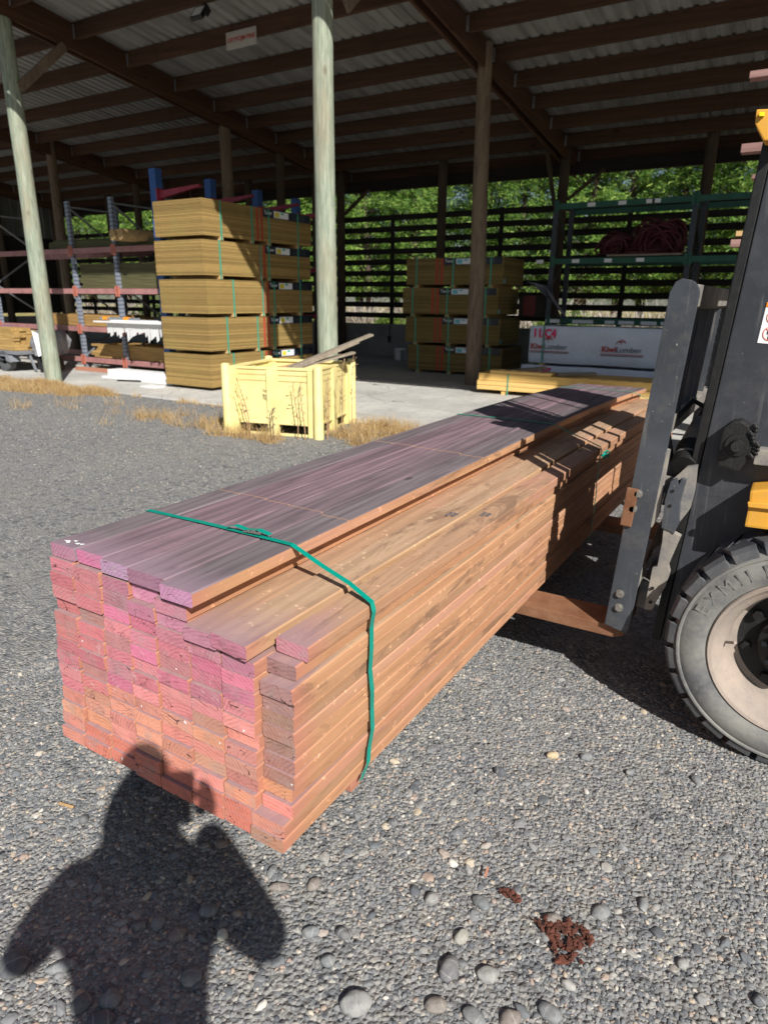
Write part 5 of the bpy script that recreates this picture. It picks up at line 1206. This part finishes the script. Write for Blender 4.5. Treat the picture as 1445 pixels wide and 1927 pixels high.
stones = [((670, 1887), .062, .048, .034, .2, LG, 'largest grey oval stone, at the bottom edge of the picture'),
 ((845, 1822), .055, .040, .03, 1.2, (.13, .13, .14), 'dark grey rounded stone with a notch, near the bottom'),
 ((918, 1832), .046, .036, .024, .1, LG, 'pale flat stone right of the dark notched stone'),
 ((812, 1690), .034, .030, .024, .5, LG, 'round pale grey stone below the end of the timber pack'),
 ((905, 1697), .048, .032, .024, 2.2, GR, 'grey oval stone left of the small red bark scatter'),
 ((868, 1762), .040, .026, .024, .7, (.3, .29, .25), 'buff oblong stone above the dark notched stone'),
 ((1040, 1421), .042, .026, .026, .3, TN, 'tan stone lying out in the sunlit gravel below the forks'),
 ((1103, 1423), .042, .025, .022, .2, GR, 'grey stone just right of the tan stone'),
 ((940, 1452), .038, .026, .03, 2.6, DK, 'dark upright stone left of the tan stone'),
 ((1310, 1467), .038, .024, .022, 1.9, GR, 'grey pointed stone below the big tyre'),
 ((393, 1713), .042, .032, .024, .3, GR, 'rounded grey stone in the chest of the shadow'),
 ((335, 1757), .040, .028, .022, .7, BR, 'flat oval stone in the shadow below the rounded grey one'),
 ((298, 1736), .034, .028, .026, .9, GR, 'small round stone in the shadow beside the flat oval one'),
 ((262, 1740), .034, .026, .02, .1, DK, 'dark small stone in the shadow, leftmost of the central three'),
 ((360, 1838), .042, .040, .026, 1.5, GR, 'big round stone low in the shadow'),
 ((208, 1880), .040, .044, .024, .4, GR, 'wide dark grey stone at the bottom of the shadow'),
 ((155, 1885), .040, .036, .022, .9, DK, 'dark stone at the bottom left of the shadow'),
 ((190, 1918), .05, .04, .024, .3, DK, 'dark stone cut by the bottom edge inside the shadow'),
 ((28, 1815), .070, .058, .04, 2.1, DK, 'large dark stone at the left edge under the elbow of the shadow'),
 ((115, 1818), .062, .026, .022, .3, GR, 'long grey stone between the elbow and the body of the shadow'),
 ((418, 1758), .026, .026, .022, .3, (.5, .48, .4), 'small bright white stone in the sunlit gap of the shadow'),
 ((158, 1541), .026, .03, .024, .3, (.12, .12, .12), 'dark round pebble in the sunlit gravel left of the shadow'),
 ((525, 1668), .046, .024, .02, .2, BR, 'brownish flat stone right of the shadow shoulder'),
 ((512, 1638), .040, .020, .018, 1.3, GR, 'thin leaning stone just above the brownish flat one'),
 ((590, 1662), .038, .030, .02, .8, BR, 'brown stone below the corner of the timber pack'),
 ((585, 1752), .040, .026, .022, .2, GR, 'grey stone lying right of the shadow elbow'),
 ((645, 1755), .036, .026, .022, 2.4, DK, 'darker stone paired with the grey one right of the shadow'),
 ((618, 1806), .034, .024, .02, .2, GR, 'grey stone midway between the shadow and the largest stone'),
 ((1070, 1852), .032, .020, .018, 2.4, (.34, .33, .31), 'pale tapered stone left below the red bark'),
 ((820, 1890), .044, .032, .022, .1, BR, 'brown rounded stone right of the largest stone'),
 ((892, 1912), .05, .032, .022, 2.3, GR, 'grey oblong stone at the bottom edge in the middle'),
 ((1035, 1905), .05, .034, .024, 2.5, GR, 'grey oblong stone at the bottom edge below the red bark'),
 ((960, 1915), .044, .034, .022, .5, BR, 'brown stone at the bottom edge between two grey ones'),
 ((1430, 1880), .034, .024, .02, .5, DK, 'dark stone at the right edge near the bottom'),
 ((1285, 1812), .026, .022, .018, .5, LG, 'pale stone right of the red bark'),
 ((1210, 1700), .04, .022, .018, 1.2, GR, 'angular grey stone between the red bark and the right edge'),
 ((740, 1545), .03, .022, .018, .4, DK, 'small dark stone in the sunlit gravel right of the pack corner'),
 ((1185, 1452), .03, .02, .02, .5, GR, 'grey pebble midway between the tan stone and the tyre'),
 ((1040, 1728), .04, .03, .02, .2, BR, 'brown grey stone touching the top of the red bark'),
 ((1130, 1715), .045, .034, .018, .4, GR, 'flat grey stone right above the red bark')]
for i, (p, a, b_, c, rz, col, lb) in enumerate(stones):
    q = at(p[0], p[1], 2, .008); stone(q.x, q.y, a*1.12, b_*1.12, c*1.15, rz+HEAD, col, lb, i+1)
def debris(px_, py_, sx, sy, n, label):
    c = at(px_, py_, 2, 0); m = MB(); rnd = random.Random(n)
    for k in range(n):
        a = rnd.uniform(0, 2*pi); q = (.25+.85*rnd.random()**.8)*(1+.3*sin(3*a+n))*(1.5 if rnd.random() < .1 else 1); x = c.x+sx*q*cos(a); y = c.y+sy*q*sin(a); z = rnd.uniform(.004, .013); s_ = rnd.uniform(.003, .011)
        R_ = Matrix.Translation((x, y, z)) @ Matrix.Rotation(rnd.uniform(0, 6), 4, 'Z') @ Matrix.Rotation(rnd.uniform(-.9, .9), 4, 'X') @ Matrix.Rotation(rnd.uniform(-.6, .6), 4, 'Y')
        m.add([(-s_, -s_*.5, 0), (s_*.8, -s_*.6, .001), (s_*1.1, s_*.4, 0), (-.2*s_, s_*.8, .002), (-s_*.9, s_*.2, 0), (-s_*.7, -s_*.3, .004), (s_*.7, -s_*.3, .005), (s_*.5, s_*.4, .004)], [(0, 1, 2, 3, 4), (0, 1, 6, 5), (1, 2, 7, 6), (2, 3, 7), (3, 4, 5, 7), (4, 0, 5), (5, 6, 7)], 0, R_)
    o = m.build('bark_debris', M_debris, None, loc=(c.x, c.y, 0)); tag(o, label, 'bark')
debris(1062, 1768, .050, .046, 150, 'crumbled heap of red brown bark on the gravel at the bottom right'); debris(958, 1688, .026, .013, 22, 'small scatter of red brown bark above left of the crumbled heap')
o = MB().bar(at(913, 1650, 2, .022), at(918, 1632, 2, .026), .006, .004).build('wood_splinter', M_side, None, loc=at(915, 1640, 2, .02)); tag(o, 'small orange wood splinter on the gravel above left of the bark heap', 'splinter')
o = MB().bar(at(112, 1511, 2, .015), at(138, 1519, 2, .02), .007, .004).build('wood_splinter', M_bearer, None, loc=at(125, 1515, 2, .02)); tag(o, 'pale wood splinter on the sunlit gravel left of the shadow', 'splinter')

# ================================================================ VEGETATION
def grass(name, spots, mat, seed, hmin, hmax, wd=.003, lean=.5):
    """spots: (x, y, radius, blades)"""
    m = MB(); rnd = random.Random(seed)
    for (cx, cy, rad, nb) in spots:
        for _ in range(nb):
            a = rnd.uniform(0, 2*pi); q = rad*sqrt(rnd.random())*rnd.uniform(.5, 1.15); x = cx+q*cos(a)*1.3; y = cy+q*sin(a)*.6
            h = rnd.uniform(hmin, hmax)*(1.15-.5*q/rad); la = rnd.uniform(0, 2*pi); le = rnd.uniform(.1, lean)*h*1.4; w_ = wd*rnd.uniform(.7, 1.4); fa = rnd.uniform(0, pi)
            dx, dy = cos(la)*le, sin(la)*le; wx, wy = cos(fa)*w_, sin(fa)*w_
            m.add([(x-wx, y-wy, 0), (x+wx, y+wy, 0), (x+dx*.35+wx*.8, y+dy*.35+wy*.8, h*.6), (x+dx*.35-wx*.8, y+dy*.35-wy*.8, h*.6), (x+dx+wx*.2, y+dy+wy*.2, h*(.95-.3*le/h)), (x+dx-wx*.2, y+dy-wy*.2, h*(.95-.3*le/h))], [(0, 1, 2, 3), (3, 2, 4, 5)])
    o = m.build(name, mat, None); return tag(o, kind='stuff')
rnd = random.Random(3)
sp = []
for _ in range(60):
    x = rnd.uniform(-13.5, -9.3); t = (x+13.5)/4.2; y = EDGE_Y-.12-rnd.random()**1.3*(1.35*(1-t*.75)); sp.append((x, y, .24, 210))
for _ in range(14): sp.append((-11.3+rnd.gauss(0, .25), 7.05+rnd.gauss(0, .08), .15, 90))
grass('dry_grass', sp, M_drygrass, 5, .05, .2, .0018, .8)
sp = []
for _ in range(16): sp.append((rnd.uniform(-7.4, -5.8), rnd.uniform(5.5, 6.6), .16, 55))
for _ in range(11): sp.append((rnd.uniform(-5.85, -4.7), rnd.uniform(5.45, 5.68), .13, 80))
for _ in range(20): sp.append((rnd.uniform(-4.42, -3.75), rnd.uniform(5.9, 7.05), .17, 130))
for _ in range(14): sp.append((rnd.uniform(-9.5, -6.5), rnd.uniform(5.2, 7.0), .18, 22))
grass('dry_grass', sp, M_drygrass, 6, .05, .25, .0018, .8)
sp = [(rnd.uniform(-10.5, -4), EDGE_Y-.06-.1*rnd.random(), .12, 28) for _ in range(26)]
grass('dry_grass', sp, M_drygrass, 7, .04, .14)
def weed(x, y, h, label, n=1, lean=(0, 0), mat=M_weed):
    m = MB(); r0 = random.Random(x*7)
    for k in range(n):
        bx, by = x+r0.uniform(-.05, .05)*(n > 1), y+r0.uniform(-.05, .05)*(n > 1); hh = h*r0.uniform(.8, 1); pts = [(bx+lean[0]*t*t+.015*sin(t*5+k), by+lean[1]*t*t, hh*t) for t in [i/6 for i in range(7)]]
        m.tube(pts, [.007-.0007*i for i in range(7)], 6)
        for j in range(int(12*hh)+3):
            t = r0.uniform(.35, 1); p = Vector((bx+lean[0]*t*t, by+lean[1]*t*t, hh*t)); d = Vector((r0.uniform(-1, 1), r0.uniform(-1, 1), r0.uniform(.2, 1))).normalized(); L_ = r0.uniform(.02, .06); m.bar(p, p+d*L_, .004, .003); m.bar(p+d*L_*.8, p+d*L_*1.2, .008, .006)
    o = m.build('dead_weed', mat, None, loc=(x, y, 0)); tag(o, label, 'weed', 'dead weeds round the yellow bin')
weed(-4.36, 6.35, .95, 'tallest brown dead weed, standing against the right side of the yellow bin', 2, (.05, 0)); weed(-4.60, 5.80, .62, 'dead weed curling over the near right corner post of the bin', 2, (-.05, .02)); weed(-5.12, 5.58, .66, 'dead weed in front of the middle rib of the bin', 2, (-.14, 0)); weed(-4.82, 5.55, .42, 'short dark dead weed in front of the right panel of the bin', 3, (.03, 0), simple('dark_weed', (.12, .08, .05), .9)); weed(-4.42, 6.05, .7, 'thin dead weed on the right panel of the bin', 2, (.03, 0))
# field behind the shed
sp = []
for _ in range(420): sp.append((rnd.uniform(-34, 4), rnd.uniform(18.4, 24), .45, 26))
grass('field_grass', sp, M_fieldgrass, 8, .25, .62, .012, .35)
sp = []
for _ in range(300): sp.append((rnd.uniform(-34, 3), rnd.uniform(24.0, 27.0), .6, 70))
grass('brushwood', sp, M_twig, 9, .6, 1.9, .016, .9)

def leaves(m, c, r_, n, size, rnd, flat=1.0):
    for _ in range(n):
        d = Vector((rnd.gauss(0, 1), rnd.gauss(0, 1), rnd.gauss(0, 1))); d.normalize(); p = Vector(c)+d*r_*(rnd.random()**.45); p.z = c[2]+(p.z-c[2])*flat
        u = Vector((rnd.gauss(0, 1), rnd.gauss(0, 1), rnd.gauss(0, .7))).normalized(); v = u.cross(Vector((rnd.gauss(0, 1), rnd.gauss(0, 1), rnd.gauss(0, 1)))).normalized(); s_ = size*rnd.uniform(.6, 1.4)
        m.v += [p-u*s_*1.3-v*s_*.16, p+u*s_*.2-v*s_*.24, p+u*s_*1.3+v*s_*.05, p-u*s_*.1+v*s_*.24]; k = len(m.v)-4; m.f.append((k, k+1, k+2, k+3)); m.m.append(0)
def pine(seed, H):
    rnd = random.Random(seed); loc = (0, 0, 0)
    tr = MB(); tr.tube([(.15*sin(z*.5+seed), .15*cos(z*.4+seed), z) for z in [H*i/8 for i in range(9)]], [.2*(1-i/8.6)+.02 for i in range(9)], 10)
    cr = MB(); z = 1.7
    while z < H:
        t = z/H; R = (1-t)**.7*2.35+.25; nb = 8 if t < .8 else 5; a0 = rnd.uniform(0, 6)
        for b_ in range(nb):
            if rnd.random() < .14: continue
            a = a0+2*pi*b_/nb+rnd.uniform(-.3, .3); L_ = R*rnd.uniform(.6, 1.12); up = rnd.uniform(.15, .5)
            p0 = Vector((0, 0, z)); p1 = Vector((cos(a)*L_, sin(a)*L_, z+L_*up)); tr.tube([p0, p0.lerp(p1, .5)-Vector((0, 0, .08)), p1], [.035*(1-t)+.012, .02, .006], 5, cap=False)
            for q in (.45, .7, .92):
                c = p0.lerp(p1, q)+Vector((rnd.uniform(-.15, .15), rnd.uniform(-.15, .15), rnd.uniform(-.1, .2))); leaves(cr, c, .34+.22*(1-t)*rnd.uniform(.6, 1.3), int(52+20*rnd.random()), .078, rnd, .7)
        z += rnd.uniform(.42, .62)
    return tr, cr
protos = []
for k in range(4):
    H = (9.6, 11.5, 10.4, 8.8)[k]; t_, c_ = pine(k+11, H)
    root = empty('pine_tree', (0, 0, 0), 'x', 'tree'); t_.build('trunk', M_bark, root); c_.build('crown', M_needle, root); protos.append(root)
k = 0; used = set()
xs = [-46.5, -43.5, -40.5, -37.5, -34.6, -31.6, -28.8, -25.9, -23.2, -20.6, -18.1, -15.6, -13.2, -10.9, -8.6, -6.3, -4.1, -1.7, .6, 3.1]
lab1 = ['leftmost', 'second', 'third', 'fourth', 'fifth', 'sixth', 'seventh', 'eighth', 'ninth', 'tenth', 'eleventh', 'twelfth', 'thirteenth', 'fourteenth', 'fifteenth', 'sixteenth', 'seventeenth', 'eighteenth', 'nineteenth', 'twentieth']
for row in (0, 1):
    for i, x in enumerate(xs):
        p = protos[k % 4] if k >= 4 else protos[k]
        o = p if k < 4 else copy_tree(protos[(k*3+row) % 4])
        o.location = (x+random.uniform(-.6, .6)+row*1.3, 29.5+row*3.6+random.uniform(-.8, .8)+.0, -.1); o.rotation_euler = (0, 0, random.uniform(0, 6.28)); s_ = random.uniform(.92, 1.1)+.1*row; o.scale = (s_, s_, s_*random.uniform(.9, 1.05))
        tag(o, 'bushy green pine behind the shed, %s from the left in the %s row' % (lab1[i], ('front', 'back')[row]), 'tree', 'pines behind the shed'); k += 1
def bush(x, y, r_, label, seed):
    m = MB(); rnd = random.Random(seed)
    for _ in range(14): leaves(m, (x+rnd.uniform(-.8, .8)*r_, y+rnd.uniform(-.5, .5)*r_, rnd.uniform(.25, 1)*r_), r_*.45, 190, .07, rnd)
    st = MB(); 
    for _ in range(7): st.tube([(x, y, 0), (x+rnd.uniform(-.6, .6)*r_, y+rnd.uniform(-.3, .3)*r_, r_)], [.03, .01], 5)
    root = empty('bush', (x, y, 0), label, 'bush', 'bushes in the field behind the shed'); m.build('foliage', M_bush, root); st.build('stems', M_bark, root)
for i, (x, y, r_, lb) in enumerate(((-6.6, 21.6, .95, 'bright green bush seen under the left end of the green rack'), (-13.2, 22.5, .8, 'green bush seen through the slats right of the middle pole'), (-9.9, 22.5, .95, 'wide green bush behind the shaded pine stack'),
    (-2.4, 21.5, .55, 'low green bush behind the green rack, near the backrest'), (-16.5, 22.0, 1.0, 'green bush behind the tall sunlit stack'), (-24.5, 21.5, 1.6, 'green bush seen through the pallet rack'), (-20.8, 20.8, 1.3, 'green bush seen between the rack and the tall stack'), (-4.3, 19.3, .55, 'small yellowish green bush low behind the green rack'))):
    bush(x, y, r_, lb, i+40)
